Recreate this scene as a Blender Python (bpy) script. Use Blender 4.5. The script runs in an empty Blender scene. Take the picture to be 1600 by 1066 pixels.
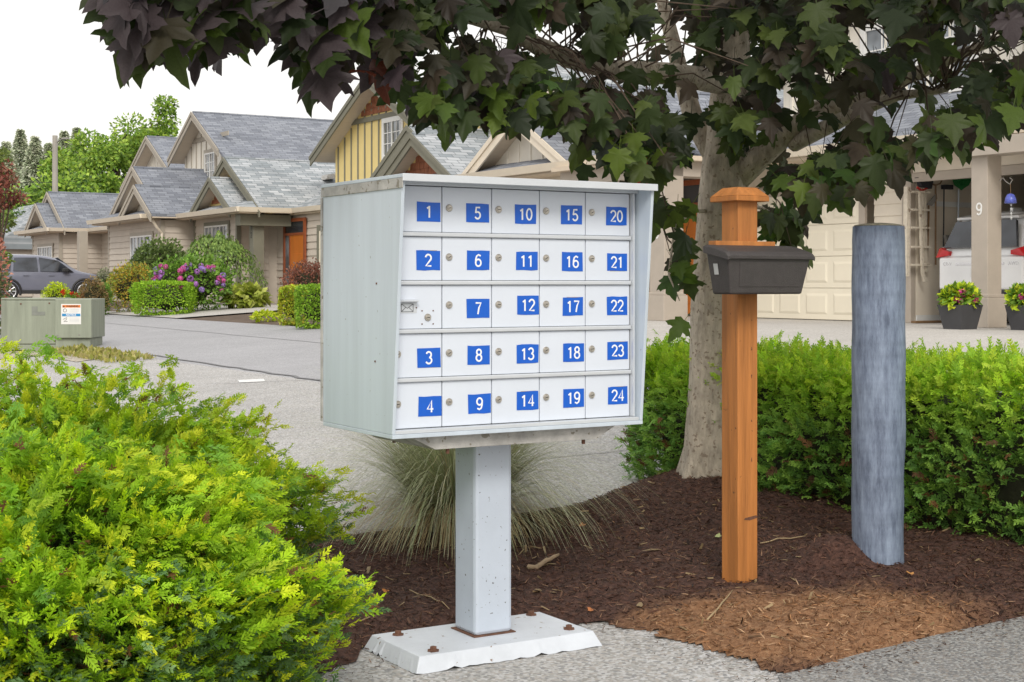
import bpy, math, random
import numpy as np
from mathutils import Vector, Matrix
random.seed(7); rng = np.random.default_rng(7)
scn = bpy.context.scene
R = math.radians
# ------------------------------------------------------------------ camera, sky, sun, exposure
CAMZ = 1.30; FPX = 2300.0; HOR = 443.0
cam_d = bpy.data.cameras.new('camera'); cam = bpy.data.objects.new('camera', cam_d); scn.collection.objects.link(cam)
cam.location = (0, 0, CAMZ); cam.rotation_euler = (R(90), 0, 0)
cam_d.sensor_width = 36; cam_d.lens = 36 * FPX / 1600; cam_d.shift_y = (HOR - 533) / 1600
cam_d.clip_start = 0.05; cam_d.clip_end = 2000
scn.camera = cam
scn.view_settings.view_transform = 'Standard'; scn.view_settings.look = 'None'
scn.view_settings.exposure = 0.24; scn.view_settings.gamma = 1.0
wd = bpy.data.worlds.new('World'); scn.world = wd; wd.use_nodes = True
nt = wd.node_tree; nt.nodes.clear()
sky = nt.nodes.new('ShaderNodeTexSky'); sky.sky_type = 'NISHITA'; sky.sun_disc = False
SUN_EL, SUN_ROT = R(37), math.atan2(.06, -1)
sky.sun_elevation = SUN_EL; sky.sun_rotation = SUN_ROT; sky.dust_density = 4; sky.air_density = 1.5
mixn = nt.nodes.new('ShaderNodeMix'); mixn.data_type = 'RGBA'; mixn.inputs[0].default_value = .82
mixn.inputs[7].default_value = (10.9, 10.6, 10.3, 1)           # bright even cloud cover
bgn = nt.nodes.new('ShaderNodeBackground'); bgn.inputs['Strength'].default_value = 0.1
out = nt.nodes.new('ShaderNodeOutputWorld')
nt.links.new(sky.outputs[0], mixn.inputs[6]); nt.links.new(mixn.outputs[2], bgn.inputs['Color']); nt.links.new(bgn.outputs[0], out.inputs[0])
sun_d = bpy.data.lights.new('sun', 'SUN'); sun_d.energy = 1.5; sun_d.angle = R(20); sun_d.color = (1, .96, .89)
sun = bpy.data.objects.new('sun', sun_d); scn.collection.objects.link(sun)
sdir = Vector((math.sin(SUN_ROT) * math.cos(SUN_EL), math.cos(SUN_ROT) * math.cos(SUN_EL), math.sin(SUN_EL)))
sun.rotation_euler = sdir.to_track_quat('Z', 'Y').to_euler(); sun.location = (5, -5, 12)
scn.cycles.use_denoising = True
scn.cycles.max_bounces = 6; scn.cycles.diffuse_bounces = 3; scn.cycles.transparent_max_bounces = 6

# ------------------------------------------------------------------ frames of reference
ANG = math.atan2(.52, .854); CS, SN = math.cos(ANG), math.sin(ANG)     # the street frame: v away from the road, u along it
def W(v, u, z=0): return (CS * v - SN * u, SN * v + CS * u, z)
def ground(v): return 0.0 if v < 3 else (.062 * (v - 3) if v < 14 else .682)
G = .682
def ray(px, py): return (px - 800) / FPX, (HOR - py) / FPX
def at(px, py, d):
    a, b = ray(px, py); return (a * d, d, CAMZ + b * d)
def on_v(px, py, v):
    a, b = ray(px, py); d = v / (CS * a + SN); return (v, (CS - SN * a) * d, CAMZ + b * d)
def on_u(px, py, u):
    a, b = ray(px, py); d = u / (CS - SN * a); return ((CS * a + SN) * d, u, CAMZ + b * d)
def on_g(px, py):
    a, b = ray(px, py); k = CS * a + SN
    lo, hi = .5, 300
    for _ in range(60):
        m = (lo + hi) / 2
        if CAMZ + b * m > ground(k * m): lo = m
        else: hi = m
    return (k * lo, (CS - SN * a) * lo, ground(k * lo))
def gxy(px, py): return W(*on_g(px, py))
def gz(x, y): return ground(CS * x + SN * y)

# ------------------------------------------------------------------ materials
def newmat(name):
    m = bpy.data.materials.new(name); m.use_nodes = True
    return m, m.node_tree.nodes, m.node_tree.links, m.node_tree.nodes['Principled BSDF']
def nd(N, t, **kw):
    n = N.new(t)
    for k, v in kw.items(): setattr(n, k, v)
    return n
def c4(c): return (c[0], c[1], c[2], 1)
def mul(c, k): return tuple(min(1, x * k) for x in c)
def plain(name, col, rough=.6, var=.12, scale=6, bump=0, bscale=60, metal=0, stretch=(1, 1, 1), spots=None, streak=None, spec=.5):
    """paint, wood, plastic ...: colour with uneven tone, fine relief, optional dark specks"""
    m, N, L, P = newmat(name)
    tc = nd(N, 'ShaderNodeTexCoord'); mp = nd(N, 'ShaderNodeMapping'); mp.inputs['Scale'].default_value = stretch
    L.new(tc.outputs['Object'], mp.inputs[0])
    n1 = nd(N, 'ShaderNodeTexNoise'); n1.inputs['Scale'].default_value = scale; n1.inputs['Detail'].default_value = 6; n1.inputs['Roughness'].default_value = .65
    L.new(mp.outputs[0], n1.inputs['Vector'])
    cr = nd(N, 'ShaderNodeValToRGB'); cr.color_ramp.elements[0].position = .3; cr.color_ramp.elements[1].position = .72
    cr.color_ramp.elements[0].color = c4(mul(col, 1 - var)); cr.color_ramp.elements[1].color = c4(mul(col, 1 + var))
    L.new(n1.outputs[0], cr.inputs[0]); last = cr.outputs[0]
    if spots:                                         # (colour, scale, threshold)
        vn = nd(N, 'ShaderNodeTexNoise'); vn.inputs['Scale'].default_value = spots[1]; vn.inputs['Detail'].default_value = 3
        L.new(tc.outputs['Object'], vn.inputs['Vector'])
        r2 = nd(N, 'ShaderNodeValToRGB'); r2.color_ramp.elements[0].position = spots[2]; r2.color_ramp.elements[1].position = spots[2] + .03
        L.new(vn.outputs[0], r2.inputs[0])
        mx = nd(N, 'ShaderNodeMix', data_type='RGBA'); L.new(r2.outputs[0], mx.inputs[0]); L.new(last, mx.inputs[6]); mx.inputs[7].default_value = c4(spots[0]); last = mx.outputs[2]
    L.new(last, P.inputs['Base Color'])
    P.inputs['Roughness'].default_value = rough; P.inputs['Metallic'].default_value = metal; P.inputs['Specular IOR Level'].default_value = spec
    if bump:
        n2 = nd(N, 'ShaderNodeTexNoise'); n2.inputs['Scale'].default_value = bscale; n2.inputs['Detail'].default_value = 4; L.new(mp.outputs[0], n2.inputs['Vector'])
        b = nd(N, 'ShaderNodeBump'); b.inputs['Strength'].default_value = bump; b.inputs['Distance'].default_value = .01
        L.new(n2.outputs[0], b.inputs['Height']); L.new(b.outputs[0], P.inputs['Normal'])
    return m
def leafmat(name, transl=.3, rough=.5, spec=.4):
    m, N, L, P = newmat(name)
    at_ = nd(N, 'ShaderNodeAttribute', attribute_name='Col')
    tc = nd(N, 'ShaderNodeTexCoord'); no = nd(N, 'ShaderNodeTexNoise'); no.inputs['Scale'].default_value = 25; L.new(tc.outputs['Object'], no.inputs['Vector'])
    hs = nd(N, 'ShaderNodeHueSaturation'); mr = nd(N, 'ShaderNodeMapRange'); mr.inputs[3].default_value = .7; mr.inputs[4].default_value = 1.3
    L.new(no.outputs[0], mr.inputs[0]); L.new(mr.outputs[0], hs.inputs['Value']); L.new(at_.outputs['Color'], hs.inputs['Color'])
    L.new(hs.outputs[0], P.inputs['Base Color']); P.inputs['Roughness'].default_value = rough; P.inputs['Specular IOR Level'].default_value = spec
    tr = nd(N, 'ShaderNodeBsdfTranslucent'); L.new(hs.outputs[0], tr.inputs[0])
    mx = nd(N, 'ShaderNodeMixShader'); mx.inputs[0].default_value = transl
    L.new(P.outputs[0], mx.inputs[1]); L.new(tr.outputs[0], mx.inputs[2]); L.new(mx.outputs[0], N['Material Output'].inputs[0])
    return m
def shingle(name, ca, cb, axis):
    m, N, L, P = newmat(name)
    tc = nd(N, 'ShaderNodeTexCoord'); sp = nd(N, 'ShaderNodeSeparateXYZ'); L.new(tc.outputs['Object'], sp.inputs[0])
    z2 = nd(N, 'ShaderNodeMath', operation='MULTIPLY'); z2.inputs[1].default_value = 2.0 if axis == 0 else 2.6; L.new(sp.outputs[2], z2.inputs[0])
    cb_ = nd(N, 'ShaderNodeCombineXYZ'); L.new(sp.outputs[axis], cb_.inputs[0]); L.new(z2.outputs[0], cb_.inputs[1])
    br = nd(N, 'ShaderNodeTexBrick'); br.inputs['Scale'].default_value = 1; br.inputs['Brick Width'].default_value = .33; br.inputs['Row Height'].default_value = .145
    br.inputs['Mortar Size'].default_value = .009; br.inputs['Bias'].default_value = -.1; br.offset = .37; br.inputs['Mortar Smooth'].default_value = .3
    br.inputs['Color1'].default_value = c4(ca); br.inputs['Color2'].default_value = c4(cb); br.inputs['Mortar'].default_value = c4(mul(ca, .55))
    L.new(cb_.outputs[0], br.inputs['Vector'])
    n1 = nd(N, 'ShaderNodeTexNoise'); n1.inputs['Scale'].default_value = 1.3; n1.inputs['Detail'].default_value = 5; L.new(tc.outputs['Object'], n1.inputs['Vector'])
    mr = nd(N, 'ShaderNodeMapRange'); mr.inputs[3].default_value = .72; mr.inputs[4].default_value = 1.28; L.new(n1.outputs[0], mr.inputs[0])
    hs = nd(N, 'ShaderNodeHueSaturation'); L.new(br.outputs[0], hs.inputs['Color']); L.new(mr.outputs[0], hs.inputs['Value'])
    L.new(hs.outputs[0], P.inputs['Base Color']); P.inputs['Roughness'].default_value = .9
    b = nd(N, 'ShaderNodeBump'); b.inputs['Strength'].default_value = .6; b.inputs['Distance'].default_value = .02; L.new(br.outputs[0], b.inputs['Height']); L.new(b.outputs[0], P.inputs['Normal'])
    return m
def pebbled(name, cols, scale, rough=.85, bump=.5, patch=.15):
    """exposed aggregate, asphalt, gravel: stones of many tones in a binder"""
    m, N, L, P = newmat(name)
    tc = nd(N, 'ShaderNodeTexCoord'); vo = nd(N, 'ShaderNodeTexVoronoi'); vo.inputs['Scale'].default_value = scale; L.new(tc.outputs['Object'], vo.inputs['Vector'])
    cr = nd(N, 'ShaderNodeValToRGB'); cr.color_ramp.interpolation = 'CONSTANT'
    els = cr.color_ramp.elements
    while len(els) < len(cols): els.new(.5)
    for i, c in enumerate(cols): els[i].position = i / len(cols); els[i].color = c4(c)
    sp = nd(N, 'ShaderNodeSeparateColor'); L.new(vo.outputs['Color'], sp.inputs[0]); L.new(sp.outputs[0], cr.inputs[0])
    n1 = nd(N, 'ShaderNodeTexNoise'); n1.inputs['Scale'].default_value = .9; n1.inputs['Detail'].default_value = 7; n1.inputs['Roughness'].default_value = .7; L.new(tc.outputs['Object'], n1.inputs['Vector'])
    mr = nd(N, 'ShaderNodeMapRange'); mr.inputs[1].default_value = .25; mr.inputs[2].default_value = .75; mr.inputs[3].default_value = 1 - patch; mr.inputs[4].default_value = 1 + patch; L.new(n1.outputs[0], mr.inputs[0])
    hs = nd(N, 'ShaderNodeHueSaturation'); L.new(cr.outputs[0], hs.inputs['Color']); L.new(mr.outputs[0], hs.inputs['Value'])
    L.new(hs.outputs[0], P.inputs['Base Color']); P.inputs['Roughness'].default_value = rough
    b = nd(N, 'ShaderNodeBump'); b.inputs['Strength'].default_value = bump; b.inputs['Distance'].default_value = .006; b.invert = True
    L.new(vo.outputs['Distance'], b.inputs['Height']); L.new(b.outputs[0], P.inputs['Normal'])
    return m
M = {}
M['aggregate'] = pebbled('exposed_aggregate', [(.38, .375, .36), (.45, .44, .43), (.32, .31, .29), (.51, .50, .49), (.41, .38, .35), (.55, .55, .55), (.27, .27, .27)], 85)
M['asphalt'] = pebbled('asphalt', [(.33, .33, .345), (.38, .38, .395), (.29, .29, .305), (.43, .43, .44)], 90, patch=.1)
M['greypath'] = pebbled('worn_asphalt', [(.20, .195, .19), (.26, .255, .25), (.15, .15, .15), (.33, .33, .32), (.24, .22, .2)], 110, patch=.15)
M['drive'] = pebbled('pale_concrete', [(.47, .45, .42), (.53, .51, .48), (.42, .40, .37)], 60, patch=.12, bump=.2)
M['gravel'] = pebbled('gravel', [(.34, .29, .22), (.45, .40, .32), (.25, .22, .17), (.5, .47, .4)], 40)
M['soil'] = plain('soil', (.12, .085, .06), .95, .4, 5, .8, 40)
M['lawn'] = plain('dry_lawn', (.16, .17, .06), .95, .35, 1.5, .8, 60)
M['alu'] = plain('painted_aluminium', (.54, .61, .68), .38, .10, 5, .03, 150, stretch=(2, 2, .12), spots=((.30, .32, .32), 55, .72))
M['alu_door'] = plain('white_enamel_door', (.66, .71, .79), .32, .035, 3, .02, 90)
M['alu_rail'] = plain('bare_aluminium_rail', (.62, .65, .68), .35, .06, 8, .02, 90, metal=.25)
M['alu_edge'] = plain('weathered_aluminium', (.40, .39, .37), .55, .3, 14, .15, 120, spots=((.22, .20, .16), 30, .6))
M['pillar'] = plain('chipped_grey_enamel', (.52, .58, .67), .4, .07, 3, .04, 120, spots=((.12, .12, .12), 75, .685))
M['plate'] = plain('rusting_white_enamel', (.62, .66, .72), .45, .10, 5, .1, 80, spots=((.22, .15, .11), 34, .685))
M['rust'] = plain('rust', (.14, .065, .04), .85, .35, 40, .5, 90)
M['blue'] = plain('blue_sticker', (.003, .105, .56), .35, .05, 20)
M['tape'] = plain('old_glue', (.36, .24, .06), .8, .3, 60)
M['white_ink'] = plain('white_lettering', (.85, .86, .87), .5, .02)
M['steel'] = plain('lock_steel', (.50, .47, .42), .35, .15, 60, metal=.7)
M['black'] = plain('black_gap', (.02, .02, .02), .7)
M['cedar'] = plain('stained_cedar', (.47, .18, .045), .65, .34, 16, .5, 70, stretch=(1, 1, .06), spots=((.13, .055, .02), 30, .72))
M['resin'] = plain('dark_resin', (.060, .053, .052), .5, .12, 30, .35, 300)
M['sleeve'] = None
M['stick'] = plain('grey_sticker', (.55, .56, .56), .5)
M['bark'] = plain('maple_bark', (.43, .375, .30), .92, .38, 26, 1.0, 60, stretch=(1, 1, .4), spots=((.25, .20, .15), 40, .60))
M['twig'] = plain('twig', (.10, .07, .05), .9, .3, 30)
M['jleaf'] = leafmat('juniper_foliage', .38, .6, .2); M['mleaf'] = leafmat('maple_foliage', .42, .5, .3); M['leaf'] = leafmat('shrub_foliage', .3, .55, .35); M['grass'] = leafmat('grass_blades', .2, .55, .3)
M['petal'] = leafmat('petals', .3, .7, .2)
M['core'] = plain('dark_core_fill', (.030, .032, .014), .95, .5, 25, .8, 40)  # solid dark filler inside bushes and hedge, their inner shade put into its colour

# ------------------------------------------------------------------ mesh helpers
COL = scn.collection
class MB:
    def __init__(s): s.v = []; s.f = []
    def add(s, vs, fs):
        b = len(s.v); s.v += [tuple(p) for p in vs]; s.f += [tuple(b + i for i in f) for f in fs]; return s
    def box(s, a, b):
        (x0, y0, z0), (x1, y1, z1) = a, b
        return s.add([(x0, y0, z0), (x1, y0, z0), (x1, y1, z0), (x0, y1, z0), (x0, y0, z1), (x1, y0, z1), (x1, y1, z1), (x0, y1, z1)],
                     [(0, 3, 2, 1), (4, 5, 6, 7), (0, 1, 5, 4), (1, 2, 6, 5), (2, 3, 7, 6), (3, 0, 4, 7)])
    def cbox(s, c, h): return s.box([c[i] - h[i] for i in range(3)], [c[i] + h[i] for i in range(3)])
    def prism(s, prof, axis, a, b):
        """profile of 2-D points in the other two axes (in order), extruded along axis from a to b"""
        n = len(prof)
        def P(p, t): q = [p[0], p[1]]; q.insert(axis, t); return q
        vs = [P(p, a) for p in prof] + [P(p, b) for p in prof]
        ar = sum(prof[i][0] * prof[(i + 1) % n][1] - prof[(i + 1) % n][0] * prof[i][1] for i in range(n))
        fl = (ar > 0) ^ (axis == 1)
        f = [tuple(range(n))[::-1], tuple(range(n, 2 * n))] + [(i, (i + 1) % n, n + (i + 1) % n, n + i) for i in range(n)]
        if not fl: f = [t[::-1] for t in f]
        return s.add(vs, f)
    def tube(s, path, rad, n=8, cap=True):
        path = [Vector(p) for p in path]; k = len(path)
        if not hasattr(rad, '__len__'): rad = [rad] * k
        vs = []; ref = None
        for i, p in enumerate(path):
            t = (path[min(i + 1, k - 1)] - path[max(i - 1, 0)]).normalized()
            if ref is None: ref = t.orthogonal().normalized()
            ref = (ref - t * ref.dot(t)).normalized(); w = t.cross(ref)
            for j in range(n):
                q = 2 * math.pi * j / n; vs.append(p + (ref * math.cos(q) + w * math.sin(q)) * rad[i])
        fs = [(i * n + j, i * n + (j + 1) % n, (i + 1) * n + (j + 1) % n, (i + 1) * n + j) for i in range(k - 1) for j in range(n)]
        if cap: fs += [tuple(range(n))[::-1], tuple(range((k - 1) * n, k * n))]
        return s.add(vs, fs)
    def lathe(s, prof, c=(0, 0, 0), n=16):
        vs = [(c[0] + r * math.cos(2 * math.pi * j / n), c[1] + r * math.sin(2 * math.pi * j / n), c[2] + z) for r, z in prof for j in range(n)]
        k = len(prof)
        fs = [(i * n + j, i * n + (j + 1) % n, (i + 1) * n + (j + 1) % n, (i + 1) * n + j) for i in range(k - 1) for j in range(n)]
        return s.add(vs, fs + [tuple(range(n))[::-1], tuple(range((k - 1) * n, k * n))])
    def build(s, name, mat, parent=None, org=(0, 0, 0), bevel=0, smooth=False, loc=None, rotz=0, seg=2):
        me = bpy.data.meshes.new(name); me.from_pydata([(p[0] - org[0], p[1] - org[1], p[2] - org[2]) for p in s.v], [], s.f)
        me.materials.append(mat if not isinstance(mat, str) else M[mat])
        if smooth: me.polygons.foreach_set('use_smooth', [True] * len(me.polygons))
        me.update()
        return link(name, me, parent, loc, rotz, bevel, seg)
def link(name, me, parent=None, loc=None, rotz=0, bevel=0, seg=2):
    o = bpy.data.objects.new(name, me); COL.objects.link(o)
    if parent: o.parent = parent
    if loc is not None: o.location = loc
    o.rotation_euler = (0, 0, rotz)
    if bevel:
        md = o.modifiers.new('bevel', 'BEVEL'); md.width = bevel; md.segments = seg; md.limit_method = 'ANGLE'; md.angle_limit = R(40)
    return o
def tag(o, label, cat, group=None):
    o['label'] = label; o['category'] = cat
    if group: o['group'] = group
    return o
def struct(o): o['kind'] = 'structure'; return o
def thing(name, label, cat, loc=(0, 0, 0), rotz=0, group=None):
    o = bpy.data.objects.new(name, None); COL.objects.link(o); o.location = loc; o.rotation_euler = (0, 0, rotz); o.empty_display_size = .2
    return tag(o, label, cat, group)
def sthing(name, label, cat, v, u, z=0, group=None): return thing(name, label, cat, W(v, u, z), ANG, group)
def text_mesh(body, size, facing, ext=.0006, bold=.0, align='CENTER'):
    cu = bpy.data.curves.new('t', 'FONT'); cu.body = body; cu.size = size; cu.align_x = align; cu.align_y = 'CENTER'; cu.extrude = ext; cu.offset = bold
    ob = bpy.data.objects.new('t', cu); COL.objects.link(ob)
    dg = bpy.context.evaluated_depsgraph_get(); me = bpy.data.meshes.new_from_object(ob.evaluated_get(dg))
    bpy.data.objects.remove(ob); bpy.data.curves.remove(cu)
    m = Matrix.Rotation(R(90), 4, 'X')
    if facing == '-v': m = Matrix.Rotation(R(-90), 4, 'Z') @ m
    me.transform(m); me.materials.clear(); return me
def text(body, size, pos, parent, mat='white_ink', facing='-u', name='number', bold=0):
    me = text_mesh(body, size, facing, bold=bold); me.materials.append(M[mat]); return link(name, me, parent, pos)
def arc(cx, cy, rx, ry, a0, a1, n=14): return [(cx + rx * math.cos(R(a0 + (a1 - a0) * i / n)), cy + ry * math.sin(R(a0 + (a1 - a0) * i / n))) for i in range(n + 1)]
DIG = {'0': [arc(.3, .5, .25, .46, 0, 360, 20)], '1': [[(.12, .76), (.24, .84), (.33, .97), (.33, .02)]], '2': [arc(.3, .7, .25, .26, 170, -35) + [(.07, .05), (.56, .05)]],
       '3': [arc(.28, .73, .22, .23, 160, -80), arc(.28, .27, .26, .25, 80, -160)], '4': [[(.43, .02), (.43, .96), (.05, .28), (.58, .28)]], '5': [[(.52, .95), (.17, .95), (.11, .5)] + arc(.29, .31, .25, .28, 130, -155)],
       '6': [arc(.3, .3, .25, .28, 0, 360, 18), [(.055, .32), (.07, .6), (.15, .84), (.32, .96), (.52, .86)]], '7': [[(.05, .94), (.55, .94), (.36, .55), (.26, .02)]],
       '8': [arc(.3, .74, .21, .22, 0, 360, 18), arc(.3, .27, .25, .26, 0, 360, 18)], '9': [arc(.3, .68, .25, .28, 0, 360, 18), [(.545, .66), (.53, .38), (.45, .13), (.28, .03), (.08, .13)]]}
def digits(body, h, r, pos, parent, mat='white_ink', facing='-u', gap=.70):
    mb = MB(); n = len(body); w = gap * h
    for i, ch_ in enumerate(body):
        for st_ in DIG[ch_]:
            pts_ = [((x_ - .3) * h + (i - (n - 1) / 2) * w, 0, (y_ - .5) * h) for x_, y_ in st_]; mb.tube(pts_, r, 8)
    mb.v = [(p[0], p[1] * .25, p[2]) for p in mb.v]
    if facing == '-v': mb.v = [(p[1], -p[0], p[2]) for p in mb.v]
    return link('number', mb.build('number', mat).data if False else _mesh(mb, mat), parent, pos)
def _mesh(mb, mat):
    me = bpy.data.meshes.new('number'); me.from_pydata(mb.v, [], mb.f); me.materials.append(M[mat]); me.update(); return me
# fast foliage: many copies of a small template joined into one mesh with a colour for each copy
def frames(dirs, ups):
    y = dirs / np.linalg.norm(dirs, axis=1, keepdims=True)
    x = np.cross(y, ups); x /= np.linalg.norm(x, axis=1, keepdims=True) + 1e-9
    return np.stack([x, y, np.cross(x, y)], axis=2)
def scatter(name, tv, tf, pos, rot, scale, col, mat, parent=None, tcol=None):
    tv = np.asarray(tv, float); tf = np.asarray(tf, int); N = len(pos); n = len(tv); k = tf.shape[1]
    scale = np.broadcast_to(np.asarray(scale, float), (N,))
    V = (np.einsum('nij,mj->nmi', rot, tv) * scale[:, None, None] + pos[:, None, :]).reshape(-1, 3)
    F = (tf[None] + (np.arange(N) * n)[:, None, None]).reshape(-1, k)
    me = bpy.data.meshes.new(name); me.vertices.add(len(V)); me.loops.add(F.size); me.polygons.add(len(F))
    me.vertices.foreach_set('co', V.ravel()); me.loops.foreach_set('vertex_index', F.ravel().astype(np.int32))
    me.polygons.foreach_set('loop_start', (np.arange(len(F)) * k).astype(np.int32))
    C = np.ones((N, n, 4)); C[:, :, :3] = col[:, None, :]
    if tcol is not None: C[:, :, :3] *= np.asarray(tcol)[None]
    ca = me.color_attributes.new('Col', 'FLOAT_COLOR', 'POINT'); ca.data.foreach_set('color', C.ravel().astype(np.float32))
    me.materials.append(M[mat]); me.update(calc_edges=True)
    return link(name, me, parent)
def unit(a): return a / (np.linalg.norm(a, axis=-1, keepdims=True) + 1e-9)
def pick(cols, n, jit=.18):
    c = np.array(cols)[rng.integers(0, len(cols), n)]; return np.clip(c * (1 + rng.normal(0, jit, (n, 1))), .004, 1)
# ------------------------------------------------------------------ the setting: ground, road, drives, mulch
def strip(name, v0, v1, u0, u1, mat, off):
    vs = sorted({v0, v1} | {b for b in (3, 14) if v0 < b < v1}); m = MB()
    for a, b in zip(vs, vs[1:]): m.add([W(a, u0, ground(a) + off), W(b, u0, ground(b) + off), W(b, u1, ground(b) + off), W(a, u1, ground(a) + off)], [(0, 1, 2, 3)])
    return struct(m.build(name, mat))
strip('ground', -300, 500, -300, 600, 'soil', -.03)
strip('concrete_apron', -8, 6.6, -12, 23.5, 'aggregate', -.004)
strip('lane', 6.55, 11.0, -60, 200, 'asphalt', -.008)
strip('gravel_verge', 4.6, 6.5, 23.6, 60, 'gravel', .0)
strip('planting_soil', 11.05, 15.2, 36, 80, 'soil', -.002)
strip('driveway', 11.05, 23, -5, 24.5, 'drive', .0)
strip('driveway', 11.05, 17.4, 33, 40.2, 'drive', .004)
strip('driveway', 11.05, 17.4, 52.6, 57, 'drive', .006)
strip('path', 12.0, 16.9, 40.25, 41.5, 'drive', .008)
def seam(a, b, w, mat, off=.0015):
    P0, P1 = np.array(gxy(*a)), np.array(gxy(*b)); m = MB(); nn = 24; e = P1 - P0; pr = np.array([-e[1], e[0], 0]) / math.hypot(e[0], e[1]); L_ = []
    for i in range(nn + 1):
        c_ = P0 + e * i / nn + pr * random.gauss(0, w * .4); L_ += [c_ + pr * w / 2, c_ - pr * w / 2]
    m.add([(p[0], p[1], gz(p[0], p[1]) + off) for p in L_], [(2 * i, 2 * i + 1, 2 * i + 3, 2 * i + 2) for i in range(nn)]); struct(m.build('seam', mat))
M['tar'] = plain('tar_seam', (.20, .20, .205), .9, .3, 20)
seam((150, 503), (520, 537), .035, 'tar', -.005); seam((225, 553), (520, 597), .05, 'tar'); seam((330, 600), (520, 592), .015, 'tar'); seam((820, 720), (1010, 700), .015, 'tar')
MULCH = [gxy(*p) for p in [(520, 1050), (600, 1003), (760, 972), (940, 975), (1010, 985), (1110, 1018), (1215, 1056), (1262, 1050), (1360, 1022), (1450, 1000), (1600, 968), (1800, 925)]]
MULCH += [W(5.6, 2.2), W(6.0, 7.3), gxy(1012, 772), gxy(905, 797), gxy(760, 815), gxy(560, 836), W(2.2, 7.6), W(1.0, 8.6), W(-2.6, 8.6), W(-2.6, 3.6)]
PP = np.array([(p[0], p[1]) for p in MULCH])
def inside(x, y):
    r = np.zeros(x.shape, bool); n = len(PP)
    for i in range(n):
        (x0, y0), (x1, y1) = PP[i], PP[(i + 1) % n]
        c = ((y0 > y) != (y1 > y)) & (x < (x1 - x0) * (y - y0) / (y1 - y0 + 1e-12) + x0); r ^= c
    return r
def edge_dist(x, y):
    d = np.full(x.shape, 9.)
    for i in range(len(PP)):
        a = PP[i]; e = PP[(i + 1) % len(PP)] - a; t = np.clip(((x - a[0]) * e[0] + (y - a[1]) * e[1]) / (e @ e), 0, 1)
        d = np.minimum(d, np.hypot(x - a[0] - t * e[0], y - a[1] - t * e[1]))
    return d
TREE = gxy(1100, 775); CYL = at(1372, 870, 6.15)
def vnoise(x, y, s, seed):
    r = np.random.default_rng(seed); T = r.random((64, 64)); xi = np.floor(x * s).astype(int); yi = np.floor(y * s).astype(int); fx = x * s - xi; fy = y * s - yi
    fx = fx * fx * (3 - 2 * fx); fy = fy * fy * (3 - 2 * fy); g = lambda i, j: T[i % 64, j % 64]
    return (g(xi, yi) * (1 - fx) + g(xi + 1, yi) * fx) * (1 - fy) + (g(xi, yi + 1) * (1 - fx) + g(xi + 1, yi + 1) * fx) * fy
MB1 = at(1312, 835, 6.15)
def mulch_z(x, y):
    v = CS * x + SN * y; g = np.where(v < 3, 0, .062 * (v - 3))
    h = np.clip(edge_dist(x, y) * .25, 0, .035) + .10 * np.exp(-((x - TREE[0]) ** 2 + (y - TREE[1]) ** 2) / .5) + .125 * np.exp(-((x - MB1[0]) ** 2 + (y - MB1[1] - .05) ** 2) / .03)
    return g + h - .003 + ((vnoise(x, y, 7, 1) - .5) * .03 + (vnoise(x, y, 22, 2) - .5) * .016 + (vnoise(x, y, 60, 3) - .5) * .010) * np.clip(edge_dist(x, y) * 6, .12, 1)
st = .022; gx, gy = np.meshgrid(np.arange(-5.2, 4.2, st), np.arange(3.2, 9.2, st), indexing='ij')
cx, cy = gx + st / 2, gy + st / 2
keep = inside(cx + (vnoise(cx, cy, 14, 5) - .5) * .08, cy + (vnoise(cx, cy, 14, 6) - .5) * .08)
idx = np.arange(gx.size).reshape(gx.shape); ci, cj = np.nonzero(keep[:-1, :-1])
fa = np.stack([idx[ci, cj], idx[ci + 1, cj], idx[ci + 1, cj + 1], idx[ci, cj + 1]], 1)
used = np.unique(fa); remap = -np.ones(gx.size, int); remap[used] = np.arange(len(used))
me = bpy.data.meshes.new('mulch_bed')
mz = mulch_z(gx, gy).ravel()
me.from_pydata(np.stack([gx.ravel()[used], gy.ravel()[used], mz[used]], 1).tolist(), [], remap[fa].tolist())
me.polygons.foreach_set('use_smooth', [True] * len(me.polygons))
PATCH = W(*on_g(1250, 985))                                   # the dry, paler patch in front of the posts
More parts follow.
